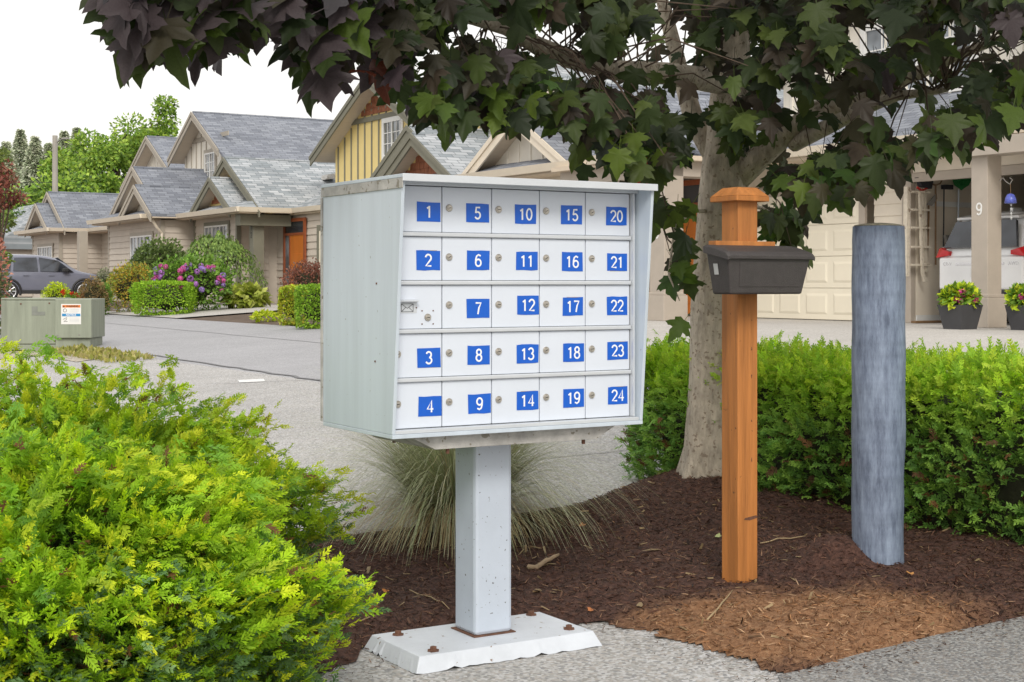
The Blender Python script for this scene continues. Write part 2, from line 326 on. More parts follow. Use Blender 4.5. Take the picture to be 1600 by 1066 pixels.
def mulch_mat():
    m, N, L, P = newmat('bark_mulch')
    tc = nd(N, 'ShaderNodeTexCoord')
    n1 = nd(N, 'ShaderNodeTexNoise'); n1.inputs['Scale'].default_value = 45; n1.inputs['Detail'].default_value = 8; n1.inputs['Roughness'].default_value = .75; L.new(tc.outputs['Object'], n1.inputs['Vector'])
    def ramp(a, b, c):
        r = nd(N, 'ShaderNodeValToRGB'); r.color_ramp.elements[0].position = .32; r.color_ramp.elements[1].position = .68; e = r.color_ramp.elements.new(.5)
        r.color_ramp.elements[0].color = c4(a); e.color = c4(b); r.color_ramp.elements[2].color = c4(c); L.new(n1.outputs[0], r.inputs[0]); return r
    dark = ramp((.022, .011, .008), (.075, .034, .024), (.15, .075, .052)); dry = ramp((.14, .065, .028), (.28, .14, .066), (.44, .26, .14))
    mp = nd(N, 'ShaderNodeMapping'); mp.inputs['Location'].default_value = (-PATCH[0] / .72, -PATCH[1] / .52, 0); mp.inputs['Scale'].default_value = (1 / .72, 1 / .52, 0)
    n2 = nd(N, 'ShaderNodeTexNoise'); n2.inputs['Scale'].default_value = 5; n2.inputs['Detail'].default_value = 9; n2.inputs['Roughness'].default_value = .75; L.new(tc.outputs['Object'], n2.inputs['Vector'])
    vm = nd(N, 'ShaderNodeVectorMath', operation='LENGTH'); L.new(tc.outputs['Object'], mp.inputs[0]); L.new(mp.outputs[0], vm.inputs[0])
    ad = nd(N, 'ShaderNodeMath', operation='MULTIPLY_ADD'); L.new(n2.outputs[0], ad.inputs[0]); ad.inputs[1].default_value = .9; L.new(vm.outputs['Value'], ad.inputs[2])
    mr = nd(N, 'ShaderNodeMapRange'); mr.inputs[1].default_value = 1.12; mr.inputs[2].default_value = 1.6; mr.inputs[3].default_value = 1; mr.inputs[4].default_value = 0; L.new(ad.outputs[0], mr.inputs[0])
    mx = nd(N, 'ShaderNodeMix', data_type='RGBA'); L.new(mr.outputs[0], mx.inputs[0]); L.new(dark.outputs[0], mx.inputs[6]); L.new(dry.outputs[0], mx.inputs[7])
    L.new(mx.outputs[2], P.inputs['Base Color']); P.inputs['Roughness'].default_value = .95
    b = nd(N, 'ShaderNodeBump'); b.inputs['Strength'].default_value = .9; b.inputs['Distance'].default_value = .012; L.new(n1.outputs[0], b.inputs['Height']); L.new(b.outputs[0], P.inputs['Normal'])
    return m
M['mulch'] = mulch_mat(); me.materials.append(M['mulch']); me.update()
struct(link('mulch_bed', me))
# worn grey path at the lower right: laid just above the apron
m = MB(); q = [gxy(1216, 1056), gxy(1262, 1046), gxy(1360, 1018), gxy(1450, 996), gxy(1600, 964), gxy(1900, 900), (3.2, 3.0, 0), (.75, 3.0, 0)]
m.add([(p[0], p[1], gz(p[0], p[1]) + .003) for p in q], [tuple(range(len(q)))[::-1]]); struct(m.build('path', 'greypath'))
# loose shreds of bark, and pale straws
NCH = 34000
x = rng.uniform(-1.2, 3.4, NCH * 3); y = rng.uniform(4.4, 8.4, NCH * 3); k = inside(x, y) & (edge_dist(x, y) > .01); x, y = x[k][:NCH], y[k][:NCH]; n = len(x)
pos = np.stack([x, y, mulch_z(x, y) + .004], 1); d = rng.normal(0, 1, (n, 3)); d[:, 2] *= .3; up = rng.normal(0, .45, (n, 3)) + [0, 0, 1]
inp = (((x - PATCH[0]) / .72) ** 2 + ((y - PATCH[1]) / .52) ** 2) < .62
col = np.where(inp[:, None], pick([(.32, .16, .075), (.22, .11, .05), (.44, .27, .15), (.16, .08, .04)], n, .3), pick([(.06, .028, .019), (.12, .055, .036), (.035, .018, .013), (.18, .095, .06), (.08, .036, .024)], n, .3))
strw = rng.random(n) < .012; col[strw] = (.42, .31, .17)
sc = rng.uniform(.004, .0115, n) * np.where(rng.random(n) < .06, 2.0, 1); sc[strw] *= 2.6
chip = [(-.16, -1, 0), (.16, -1, 0), (.2, 1, .1), (-.2, 1, .1), (0, 0, .18)]
o = scatter('bark_chips', chip, [(0, 1, 4), (1, 2, 4), (2, 3, 4), (3, 0, 4)], pos, frames(d, up), sc, col, 'leaf')
o['kind'] = 'stuff'; tag(o, 'shredded brown bark chips lying over the mulch bed', 'mulch')
x = rng.uniform(-1.2, 3.4, 60000); y = rng.uniform(4.4, 8.4, 60000); k = inside(x, y); x, y = x[k][:14000], y[k][:14000]; n = len(x); d = rng.normal(0, 1, (n, 3)); d[:, 2] = np.abs(d[:, 2]) * .35
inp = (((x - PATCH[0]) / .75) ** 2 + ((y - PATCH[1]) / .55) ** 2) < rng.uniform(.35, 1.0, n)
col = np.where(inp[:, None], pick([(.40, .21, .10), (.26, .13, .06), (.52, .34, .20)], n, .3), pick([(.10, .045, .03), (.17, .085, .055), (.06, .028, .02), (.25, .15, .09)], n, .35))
shred = [(-.06, -1, 0), (.07, -.8, .05), (.10, .1, .14), (.04, 1, .05), (-.08, .2, .10)]
o = scatter('bark_shreds', shred, [(0, 1, 2), (0, 2, 4), (4, 2, 3)], np.stack([x, y, mulch_z(x, y) + .006], 1), frames(d, rng.normal(0, .5, (n, 3)) + [0, 0, 1]), rng.uniform(.010, .024, n), col, 'leaf')
o['kind'] = 'stuff'; tag(o, 'long thin bark shreds on top of the mulch', 'mulch')
x = rng.uniform(-1.2, 3.4, 60000); y = rng.uniform(4.2, 8.6, 60000); ed = edge_dist(x, y); k = (~inside(x, y)) & (ed < .22 * rng.random(60000) ** 2.2); x, y = x[k], y[k]; n = len(x); d = rng.normal(0, 1, (n, 3)); d[:, 2] *= .15
g_ = np.where(CS * x + SN * y < 3, 0, .062 * (CS * x + SN * y - 3))
o = scatter('bark_crumbs', chip, [(0, 1, 4), (1, 2, 4), (2, 3, 4), (3, 0, 4)], np.stack([x, y, g_ + .004], 1), frames(d, rng.normal(0, .25, (n, 3)) + [0, 0, 1]), rng.uniform(.003, .010, n), pick([(.06, .032, .022), (.10, .052, .034), (.17, .10, .06)], n), 'leaf')
o['kind'] = 'stuff'; tag(o, 'loose bark crumbs strewn over the concrete along the mulch edge', 'mulch')
# a few twigs and leaves one can pick out
def fallen(name, label, cat, px0, py0, px1, py1, r, mat):
    a, b = gxy(px0, py0), gxy(px1, py1); P = []
    for t in np.linspace(0, 1, 7):
        xx = a[0] + (b[0] - a[0]) * t + math.sin(t * 5) * .008; yy = a[1] + (b[1] - a[1]) * t + math.sin(t * 3) * .02
        P.append((xx, yy, float(mulch_z(np.array([xx]), np.array([yy]))[0]) + .006 + r))
    tag(MB().tube(P, [r, r * 1.1, r, r, r * .9, r * .8, r * .5], 6).build(name, mat, smooth=True), label, cat)
M['straw'] = plain('dry_straw', (.40, .30, .17), .8, .2, 30); M['driftwood'] = plain('pale_wood', (.45, .33, .21), .85, .25, 20, .4)
fallen('wood_scrap', 'flat pale wood scrap on dark mulch right of the pillar', 'wood', 826, 905, 876, 884, .011, 'driftwood')
fallen('dry_twig', 'forked pale twig on the dry mulch patch before the orange post', 'twig', 1105, 985, 1148, 940, .0035, 'straw')
fallen('dry_twig', 'thin pale stem on mulch just left of the pillar', 'twig', 640, 940, 705, 968, .003, 'straw')
fallen('dry_twig', 'thin curved straw on dark mulch between orange post and grey post', 'twig', 1188, 858, 1262, 852, .003, 'straw')

def fallen_leaf(label, px, py, s_, col):
    X, Y, _ = gxy(px, py); V = [(0, 0, 0), (.3, .1, .12), (.45, .5, .2), (.2, .6, .05), (0, 1, .15), (-.25, .62, .02), (-.5, .45, .22), (-.3, .08, .1)]
    me = bpy.data.meshes.new('fallen_leaf'); me.from_pydata([(a * s_, b * s_, c * s_) for a, b, c in V], [], [(0, 1, 3), (1, 2, 3), (0, 3, 4), (0, 4, 5), (0, 5, 7), (5, 6, 7)])
    me.materials.append(plain('dead_leaf', col, .8, .3, 40)); o = link('fallen_leaf', me, None, (X, Y, float(mulch_z(np.array([X]), np.array([Y]))[0]) + .008), random.uniform(0, 6)); o.rotation_euler = (random.uniform(-.4, .4), random.uniform(-.4, .4), random.uniform(0, 6)); tag(o, label, 'leaf')
fallen_leaf('curled orange leaf on mulch beside the left juniper', 604, 940, .035, (.5, .2, .05))
fallen_leaf('small rust leaf on mulch right of the base plate', 925, 962, .03, (.45, .17, .06))
fallen_leaf('pale green scrap left of the orange post foot', 1117, 855, .04, (.45, .5, .22))
fallen_leaf('orange brown leaf on the dry mulch before the round post', 1425, 918, .04, (.5, .24, .07))
fallen_leaf('dry leaf in the mulch behind the base plate', 905, 838, .04, (.45, .22, .1))
# ------------------------------------------------------------------ the cluster mailbox
MV, MU = 2.67, 4.585
mbx = sthing('cluster_mailbox', 'white metal cluster mailbox with blue numbered doors on a single pillar', 'mailbox', MV, MU)
ORG = (MV, MU, 0)
VL, VR, ZB, ZT = 2.176, 3.163, .805, 1.642
UB, UF0, UF1, UD = 4.855, 4.305, 4.235, 4.345              # back, front at the foot, front at the hood, door plane
def mpart(mb, name, mat, parent=mbx, bevel=.0015, smooth=False): return mb.build(name, mat, parent, ORG if parent is mbx else (0, 0, 0), bevel, smooth)
side = [(UF0, ZB), (UB, ZB), (UB, ZT), (UF1, ZT)]
for va, vb in ((VL - .012, VL), (VR, VR + .012)):
    p = mpart(MB().prism(side, 0, va, vb), 'side_panel', 'alu')
    if va < VL:
        for (uu, zz) in ((4.42, 1.30), (4.43, 1.04), (4.27, 1.615)): MB().cbox((va - .001 - MV, uu - MU, zz), (.0015, .003, .003)).build('rivet', 'rust' if zz < 1.5 else 'steel', p)
mpart(MB().box((VL - .016, UF1 - .012, ZT), (VR + .016, UB + .012, ZT + .012)), 'roof_panel', 'alu')
mpart(MB().box((VL - .017, UF1 - .016, ZT - .012), (VR + .017, UF1 - .0125, ZT + .0125)), 'hood_lip', 'alu_rail')
mpart(MB().box((VL - .0165, UF1 - .010, ZT - .034), (VL - .0125, UB + .010, ZT - .0005)), 'roof_flange', 'alu_edge')
mpart(MB().box((VL - .0165, UB + .0005, ZB + .002), (VL + .02, UB + .014, ZT - .036)), 'back_seam', 'alu_edge')
mpart(MB().box((VL, UB - .012, ZB), (VR, UB, ZT)), 'back_panel', 'alu')
mpart(MB().box((VL - .012, UF0 - .001, ZB - .014), (VR + .012, UB, ZB - .0005)), 'floor_panel', 'alu')
mpart(MB().box((VL, UD + .012, ZB), (VR, UD + .02, ZT)), 'backing', 'black', bevel=0)
mpart(MB().box((VL + .001, UF0 + .004, ZB), (VR - .001, UD + .006, ZB + .012)), 'sill_rail', 'alu_rail')
mpart(MB().box((VL + .001, UD - .03, ZT - .016), (VR - .001, UD + .006, ZT - .0005)), 'head_rail', 'alu_rail')
mpart(MB().box((3.1475, UD - .022, ZB + .0125), (3.1535, UD + .006, ZT - .0165)), 'edge_rail', 'alu_rail')
mpart(MB().box((3.1545, UD - .012, ZB + .0125), (VR - .0005, UD + .006, ZT - .0165)), 'edge_rail', 'alu')
V0, V1 = VL + .001, 3.1465; ZD0, ZD1 = ZB + .013, ZT - .017
CW = (V1 - V0) / 5; RH = (ZD1 - ZD0) / 5
for r in range(1, 5):
    z = ZD0 + RH * r
    mpart(MB().box((V0, UD - .010, z - .007), (V1, UD + .006, z + .007)), 'divider_rail', 'alu_rail', bevel=.003)
LAB = {1: (670, 331), 5: (746, 333), 10: (821, 335), 15: (893, 336), 20: (963, 338), 2: (669, 407), 6: (747, 407), 11: (823, 408), 16: (894, 409), 21: (964, 410),
       7: (747, 482), 12: (825, 477), 17: (895, 479), 22: (964, 478), 3: (670, 559), 8: (748, 555), 13: (824, 553), 18: (896, 551), 23: (965, 548),
       4: (672, 635), 9: (749, 631), 14: (824, 626), 19: (896, 622), 24: (965, 618)}
GRID = [[1, 5, 10, 15, 20], [2, 6, 11, 16, 21], [0, 7, 12, 17, 22], [3, 8, 13, 18, 23], [4, 9, 14, 19, 24]]
lock_me = None
for r in range(5):
    for c in range(5):
        nmb = GRID[r][c]
        va, vb = V0 + CW * c + .0016, V0 + CW * (c + 1) - .0016; za, zb = ZD1 - RH * (r + 1) + .0082, ZD1 - RH * r - .0082
        if r == 0: zb += .007
        if r == 4: za -= .007
        dv, dz = (va + vb) / 2, (za + zb) / 2
        door = MB().box((va, UD, za), (vb, UD + .009, zb)).build('door' if nmb else 'outgoing_mail_panel', 'alu_door', mbx, ORG, .0022)
        def dpos(v, z, off): return (v - MV, UD - off - MU, z)
        if lock_me is None:
            def yl(prof, n=18):
                mm = MB().lathe(prof, n=n); mm.v = [(p[0], -p[2], p[1]) for p in mm.v]; mm.f = [f for f in mm.f]; return mm
            lk = yl([(.0125, -.002), (.0125, .003), (.0108, .005), (.0100, .0042), (.0078, .0042), (.0072, .007), (.0001, .0072)]).build('lock', 'steel', door, smooth=False)
            kh = MB().box((-.0052, -.0082, -.0011), (.0052, -.0070, .0011)).build('keyhole', 'black', door)
            lock_me, key_me = lk.data, kh.data; bpy.data.objects.remove(lk); bpy.data.objects.remove(kh)
        if nmb:
            lx, ly = LAB[nmb]; lv, _, lz = on_u(lx, ly, UD)
            lv = min(max(lv, va + .045), vb - .045)
            w, h = .0445 + random.uniform(-.001, .001), .0325 + random.uniform(-.0012, .0012)
            jag = lambda: random.uniform(-.0012, .0012)
            if random.random() < .6:
                sx, sz = random.choice([(1, 1), (0, 1), (-1, -1), (0, -1), (1, 0)])
                MB().box((lv - w * .7 + sx * .004 - MV, UD - .0007 - MU, lz - h * .9 + sz * .004), (lv + w * .75 + sx * .004 - MV, UD - .0001 - MU, lz + h * .9 + sz * .004)).build('glue_residue', 'tape', door)
            pts = [(lv - w + jag(), lz - h + jag()), (lv - w * .3, lz - h + jag()), (lv + w * .4, lz - h + jag()), (lv + w + jag(), lz - h + jag()), (lv + w + jag(), lz + h + jag()), (lv + w * .3, lz + h + jag()), (lv - w * .5, lz + h + jag()), (lv - w + jag(), lz + h + jag())]
            mm = MB(); mm.add([(p[0] - MV, UD - .0014 - MU, p[1]) for p in pts] + [(p[0] - MV, UD - .0008 - MU, p[1]) for p in pts], [tuple(range(8))] + [(i, 8 + i, 8 + (i + 1) % 8, (i + 1) % 8) for i in range(8)])
            mm.build('number_sticker', 'blue', door)
            digits(str(nmb), .0415, .0031, (lv - MV, UD - .0016 - MU, lz), door)
            kv = V0 + CW * c + .026; kz = dz + .006
            if nmb == 1: kv = None
        else:
            kv, _, kz = on_u(668, 496, UD)
            MB().prism([(UD - MU, 1.247), (UD - .022 - MU, 1.243), (UD - .022 - MU, 1.240), (UD - MU, 1.236)], 0, va + .006 - MV, va + .094 - MV).build('slot_lip', 'alu_rail', door)
            MB().box((va + .008 - MV, UD - .0008 - MU, 1.222), (va + .092 - MV, UD - .0001 - MU, 1.2355)).build('mail_slot', 'black', door)
            ev, _, ez = on_u(636, 481, UD)
            MB().box((ev - .040 - MV, UD - .0012 - MU, ez - .018), (ev + .036 - MV, UD - .0002 - MU, ez + .018)).build('plate', 'alu_rail', door)
            e = MB()
            for a, b in (((-.022, .013), (.022, .013)), ((-.022, -.013), (.022, -.013)), ((-.022, -.013), (-.022, .013)), ((.022, -.013), (.022, .013)), ((-.022, .013), (0, -.002)), ((0, -.002), (.022, .013)), ((-.022, -.013), (-.006, .001)), ((.022, -.013), (.006, .001))):
                e.tube([(ev + a[0] - MV, UD - .0018 - MU, ez + a[1]), (ev + b[0] - MV, UD - .0018 - MU, ez + b[1])], .0008, 4)
            e.build('envelope_mark', 'black', door)
            for sx in (-1, 1):
                for sz in (-1, 1): MB().cbox((kv + sx * .021 - MV, UD - .001 - MU, kz + sz * .022), (.002, .001, .002)).build('screw', 'rust', door)
                MB().cbox((ev + sx * .034 - MV, UD - .002 - MU, ez), (.002, .001, .002)).build('screw', 'rust', door)
        if kv:
            lo = link('lock', lock_me, door, dpos(kv, kz, 0)); k2 = link('keyhole', key_me, door, dpos(kv, kz, 0)); k2.rotation_euler = (0, R(random.uniform(-25, 5)), 0)
# trough, pillar, foot
mpart(MB().prism([(2.25, ZB - .0145), (3.09, ZB - .0145), (3.00, ZB - .062), (2.345, ZB - .062)], 1, 4.345, 4.80), 'support_trough', 'alu_edge')
for vv, uu in ((2.40, 4.36), (2.96, 4.37), (2.40, 4.76), (2.96, 4.76)): mpart(MB().tube([(vv, uu, ZB - .062), (vv, uu, ZB - .08)], .007, 8), 'bolt', 'rust')
mpart(MB().box((MV - .077, MU - .077, .052), (MV + .077, MU + .077, ZB - .0625)), 'pillar', 'pillar', bevel=.014)
mpart(MB().box((MV - .086, MU - .086, .0505), (MV + .086, MU + .086, .0545)), 'weld_collar', 'rust', bevel=.001)
fv0, fv1, fu0, fu1 = 2.30, 3.005, 4.372, 4.735
ft = MB(); N_ = 26; ring = []
cor = [(fv0, fu0), (fv1, fu0), (fv1, fu1), (fv0, fu1)]
top = []; bot = []
for i in range(4):
    a, b = cor[i], cor[(i + 1) % 4]
    for t in np.arange(0, 1, 1 / N_):
        p = (a[0] + (b[0] - a[0]) * t, a[1] + (b[1] - a[1]) * t); cxm = ((p[0] - 2.652) * 1.07 + 2.652, (p[1] - 4.553) * 1.13 + 4.553)
        top.append((p[0], p[1], .05)); bot.append((cxm[0], cxm[1], max(0, random.gauss(-.001, .005)) - .003))
nT = len(top); ft.add(top + bot, [tuple(range(nT))] + [(i, nT + i, nT + (i + 1) % nT, (i + 1) % nT) for i in range(nT)]); ft.build('base_plate', 'plate', mbx, ORG, .003)
for bx_, by_ in ((622, 990), (677, 1015), (830, 959), (889, 981)):
    a, b = ray(bx_, by_); d = (CAMZ - .055) / -b; X, Y = a * d, d; vv, uu = CS * X + SN * Y, -SN * X + CS * Y
    bo = MB().lathe([(.022, .0505), (.022, .054), (.013, .0545), (.0125, .064), (.009, .066)], (vv, uu, 0), 6).build('bolt', 'rust', mbx, ORG)

# ------------------------------------------------------------------ orange post with its letterbox
PV, PU = 3.94, 4.675; pz = float(mulch_z(np.array([W(PV, PU)[0]]), np.array([W(PV, PU)[1]]))[0]) - .03
post = sthing('wooden_post', 'orange square wooden post with a pointed cap, carrying the letterbox', 'post', PV, PU, pz)
PO = (PV, PU, pz); h = .052
MB().box((PV - h, PU - h, pz - .1), (PV + h, PU + h, 1.64)).build('shaft', 'cedar', post, PO, .004)
ch = .086
MB().box((PV - ch, PU - ch, 1.634), (PV + ch, PU + ch, 1.655)).add([(PV + sx * r_, PU + sy * r_, z_) for r_, z_ in ((ch, 1.6555), (.05, 1.692)) for sx, sy in ((-1, -1), (1, -1), (1, 1), (-1, 1))], [(0, 1, 5, 4), (1, 2, 6, 5), (2, 3, 7, 6), (3, 0, 4, 7), (4, 5, 6, 7), (3, 2, 1, 0)]).build('cap', 'cedar', post, PO, .003)
MB().box((3.735, 4.575, 1.451), (4.045, PU - h - .0005, 1.470)).build('ledge', 'cedar', post, PO, .002)
for zz in (.6, .75, .9, 1.05, 1.15): MB().tube([(PV + .02, PU - h - .001, zz + random.uniform(-.03, .03)), (PV + .02, PU - h + .004, zz)], .0022, 6).build('nail', 'rust', post, PO)
MB().prism([(3.925, .345), (3.985, .352), (3.992, .342), (3.95, .334), (3.92, .338)], 1, PU - h - .0012, PU - h + .01).build('gash', 'rust', post, PO)
lb = sthing('letterbox', 'dark brown plastic letterbox with sloping lid on the orange post', 'mailbox', 3.91, 4.52, 1.257)
LO = (3.91, 4.52, 1.257)
zb0, zl = 1.257, 1.405
body = [(3.725, 4.475, zb0), (4.098, 4.475, zb0), (4.098, 4.585, zb0), (3.725, 4.585, zb0), (3.697, 4.452, zl), (4.125, 4.452, zl), (4.125, 4.592, zl + .02), (3.697, 4.592, zl + .02)]
MB().add(body, [(0, 3, 2, 1), (4, 5, 6, 7), (0, 1, 5, 4), (1, 2, 6, 5), (2, 3, 7, 6), (3, 0, 4, 7)]).build('body', 'resin', lb, LO, .008, seg=3)
lid = []
for vv in (3.683, 3.70, 4.12, 4.137):
    e = 0 if vv in (3.70, 4.12) else .006
    lid.append([(vv, u_, z_ - e) for u_, z_ in ((4.440, zl - .010), (4.438, zl + .006), (4.452, zl + .020), (4.50, zl + .034), (4.56, zl + .047), (4.593, zl + .049), (4.593, zl + .022), (4.452, zl - .006))])
mm = MB(); mm.add([p for s_ in lid for p in s_], [(s_ * 8 + i, s_ * 8 + (i + 1) % 8, s_ * 8 + 8 + (i + 1) % 8, s_ * 8 + 8 + i) for s_ in range(3) for i in range(8)] + [tuple(range(8))[::-1], tuple(range(24, 32))])
mm.build('lid', 'resin', lb, LO, .003)
def lf(v, z): t = (z - zb0) / (zl - zb0); return (v, 4.475 - .023 * t - .0022, z)
pn = [lf(3.765, 1.286), lf(4.082, 1.286), lf(4.094, 1.385), lf(3.757, 1.385)]
MB().add(pn + [(p[0], p[1] + .004, p[2]) for p in pn], [(0, 1, 2, 3), (0, 4, 5, 1), (1, 5, 6, 2), (2, 6, 7, 3), (3, 7, 4, 0)]).build('front_panel', 'resin', lb, LO, .0015)
MB().add([(3.7105, 4.525, 1.335), (3.7105, 4.552, 1.335), (3.7035, 4.552, 1.378), (3.7035, 4.525, 1.378)], [(0, 3, 2, 1)]).build('sticker', 'stick', lb, (LO[0] + .002, LO[1], LO[2]))

# ------------------------------------------------------------------ grey round post
def sleeve_mat():
    m, N, L, P = newmat('weathered_blue_grey_sleeve')
    tc = nd(N, 'ShaderNodeTexCoord'); mp = nd(N, 'ShaderNodeMapping'); mp.inputs['Scale'].default_value = (13, 13, 2.4); L.new(tc.outputs['Object'], mp.inputs[0])
    n1 = nd(N, 'ShaderNodeTexNoise'); n1.inputs['Scale'].default_value = 2; n1.inputs['Detail'].default_value = 8; n1.inputs['Roughness'].default_value = .75; L.new(mp.outputs[0], n1.inputs['Vector'])
    mp2 = nd(N, 'ShaderNodeMapping'); mp2.inputs['Scale'].default_value = (1.2, 1.2, 16); L.new(tc.outputs['Object'], mp2.inputs[0])
    n2 = nd(N, 'ShaderNodeTexNoise'); n2.inputs['Scale'].default_value = 1.6; n2.inputs['Detail'].default_value = 6; L.new(mp2.outputs[0], n2.inputs['Vector'])
    a = nd(N, 'ShaderNodeValToRGB'); a.color_ramp.elements[0].position = .34; a.color_ramp.elements[1].position = .7
    a.color_ramp.elements[0].color = (.085, .11, .17, 1); a.color_ramp.elements[1].color = (.30, .37, .49, 1); L.new(n1.outputs[0], a.inputs[0])
    mr = nd(N, 'ShaderNodeMapRange'); mr.inputs[1].default_value = .35; mr.inputs[2].default_value = .62; mr.inputs[3].default_value = .90; mr.inputs[4].default_value = 1.06; L.new(n2.outputs[0], mr.inputs[0])
    hs = nd(N, 'ShaderNodeHueSaturation'); L.new(a.outputs[0], hs.inputs['Color']); L.new(mr.outputs[0], hs.inputs['Value']); L.new(hs.outputs[0], P.inputs['Base Color'])
    P.inputs['Roughness'].default_value = .6
    b = nd(N, 'ShaderNodeBump'); b.inputs['Strength'].default_value = .25; b.inputs['Distance'].default_value = .01; L.new(n1.outputs[0], b.inputs['Height']); L.new(b.outputs[0], P.inputs['Normal'])
    return m
M['sleeve'] = sleeve_mat(); M['endgrain'] = plain('sandy_end_grain', (.36, .33, .24), .95, .25, 40, .8, 120)
cx_, cy_ = CYL[0], CYL[1]; rad = .1085
bol = thing('round_post', 'thick blue grey round post standing in mulch beside the hedge', 'post', (cx_, cy_, .05))
nseg, nz = 40, 30; vs = []
for i in range(nz + 1):
    z = -.12 + (1.538 + .12) * i / nz
    for j in range(nseg):
        q = 2 * math.pi * j / nseg
        dent = .006 * math.tanh((z - .52 - .10 * math.sin(q * 1.0 + .6)) * 28) * (math.cos(q + 1.1) > -.2) * .6 + .0015 * math.sin(z * 21 + q * 2)
        rr = rad * (1 - .012 * (z / 1.5)) + dent - (.004 if i == nz else 0); vs.append((rr * math.cos(q), rr * math.sin(q), z - .05))
fs = [(i * nseg + j, i * nseg + (j + 1) % nseg, (i + 1) * nseg + (j + 1) % nseg, (i + 1) * nseg + j) for i in range(nz) for j in range(nseg)]
MB().add(vs, fs + [tuple(range(nz * nseg, (nz + 1) * nseg))]).build('shaft', 'sleeve', bol, smooth=True)
MB().lathe([(.100, 1.489), (.096, 1.494), (.06, 1.500), (.02, 1.503)], n=28).build('end_grain', 'endgrain', bol, smooth=True)

# ------------------------------------------------------------------ junipers, hedge, grass
def spray_template():
    V, F = [], []; T = []
    def blade(p, d, l, w, n):
        p = np.array(p); d = unit(np.array(d, float)); s_ = unit(np.cross(d, n)) * w; b = len(V)
        V.extend([p, p + d * l * .5 + s_ * 1.1, p + d * l, p + d * l * .5 - s_ * 1.1]); F.extend([(b, b + 1, b + 2), (b, b + 2, b + 3)])
        T.extend([[.8, .8, .8], [1, 1, 1], [1.2, 1.15, 1.05], [1, 1, 1]])
    nrm = np.array([0, 0, 1.])
    blade((0, 0, 0), (0, 1, .08), 1.0, .05, nrm)
    for i, t in enumerate(np.linspace(.08, .80, 5)):
        for sgn in (-1, 1):
            l = .46 * (1 - t * .6); dz = random.uniform(-.35, .4); p = (0, t, .08 * t); dd = np.array([sgn * .62, .85, dz])
            blade(p, dd, l, .052, nrm + np.array([random.uniform(-.7, .7), 0, 0]))
            if i in (0, 2): blade(np.array(p) + unit(dd) * l * .4, (sgn * 1.0, .45, dz - .1), l * .5, .042, nrm)
    return np.array(V), np.array(F), np.array(T)
SV, SF, ST = spray_template()
def plume(tips, dirs, nsp, length, size, cols_in, cols_tip, droop=.25):
    """branches that end at tips: sprays set along the last stretch of each"""
    n = len(tips); P = []; D = []; U = []; S = []; C = []
    tipc = pick(cols_tip, n, .12); inc = pick(cols_in, n, .15)
    for k in range(nsp):
        t = (k + rng.random(n)) / nsp
        side_ = np.where(k % 2, 1, -1)
        perp = unit(np.cross(dirs, rng.normal(0, 1, (n, 3))))
        P.append(tips - dirs * (length * (1 - t))[:, None] + np.array([0, 0, -1]) * (droop * length * (t - .4) ** 2)[:, None] + rng.normal(0, .01, (n, 3)))
        D.append(unit(dirs + perp * (.75 * (1 - t * .8))[:, None] * 1.0 + np.array([0, 0, .15]))); U.append(unit(rng.normal(0, .5, (n, 3)) + np.array([0, 0, 1]) + dirs * .3))
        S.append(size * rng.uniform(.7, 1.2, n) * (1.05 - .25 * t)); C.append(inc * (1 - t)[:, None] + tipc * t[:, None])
    return np.concatenate(P), np.concatenate(D), np.concatenate(U), np.concatenate(S), np.concatenate(C)
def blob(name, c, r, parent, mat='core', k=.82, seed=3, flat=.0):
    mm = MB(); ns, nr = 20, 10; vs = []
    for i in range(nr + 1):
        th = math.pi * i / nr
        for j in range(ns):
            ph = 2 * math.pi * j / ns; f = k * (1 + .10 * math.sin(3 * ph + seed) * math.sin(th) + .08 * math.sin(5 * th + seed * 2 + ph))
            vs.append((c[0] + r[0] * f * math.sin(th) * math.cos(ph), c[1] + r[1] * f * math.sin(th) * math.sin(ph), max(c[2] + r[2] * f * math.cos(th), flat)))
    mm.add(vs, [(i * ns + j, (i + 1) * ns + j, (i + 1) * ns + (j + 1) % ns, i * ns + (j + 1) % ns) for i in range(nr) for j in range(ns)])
    return mm.build(name, mat, parent, smooth=True)
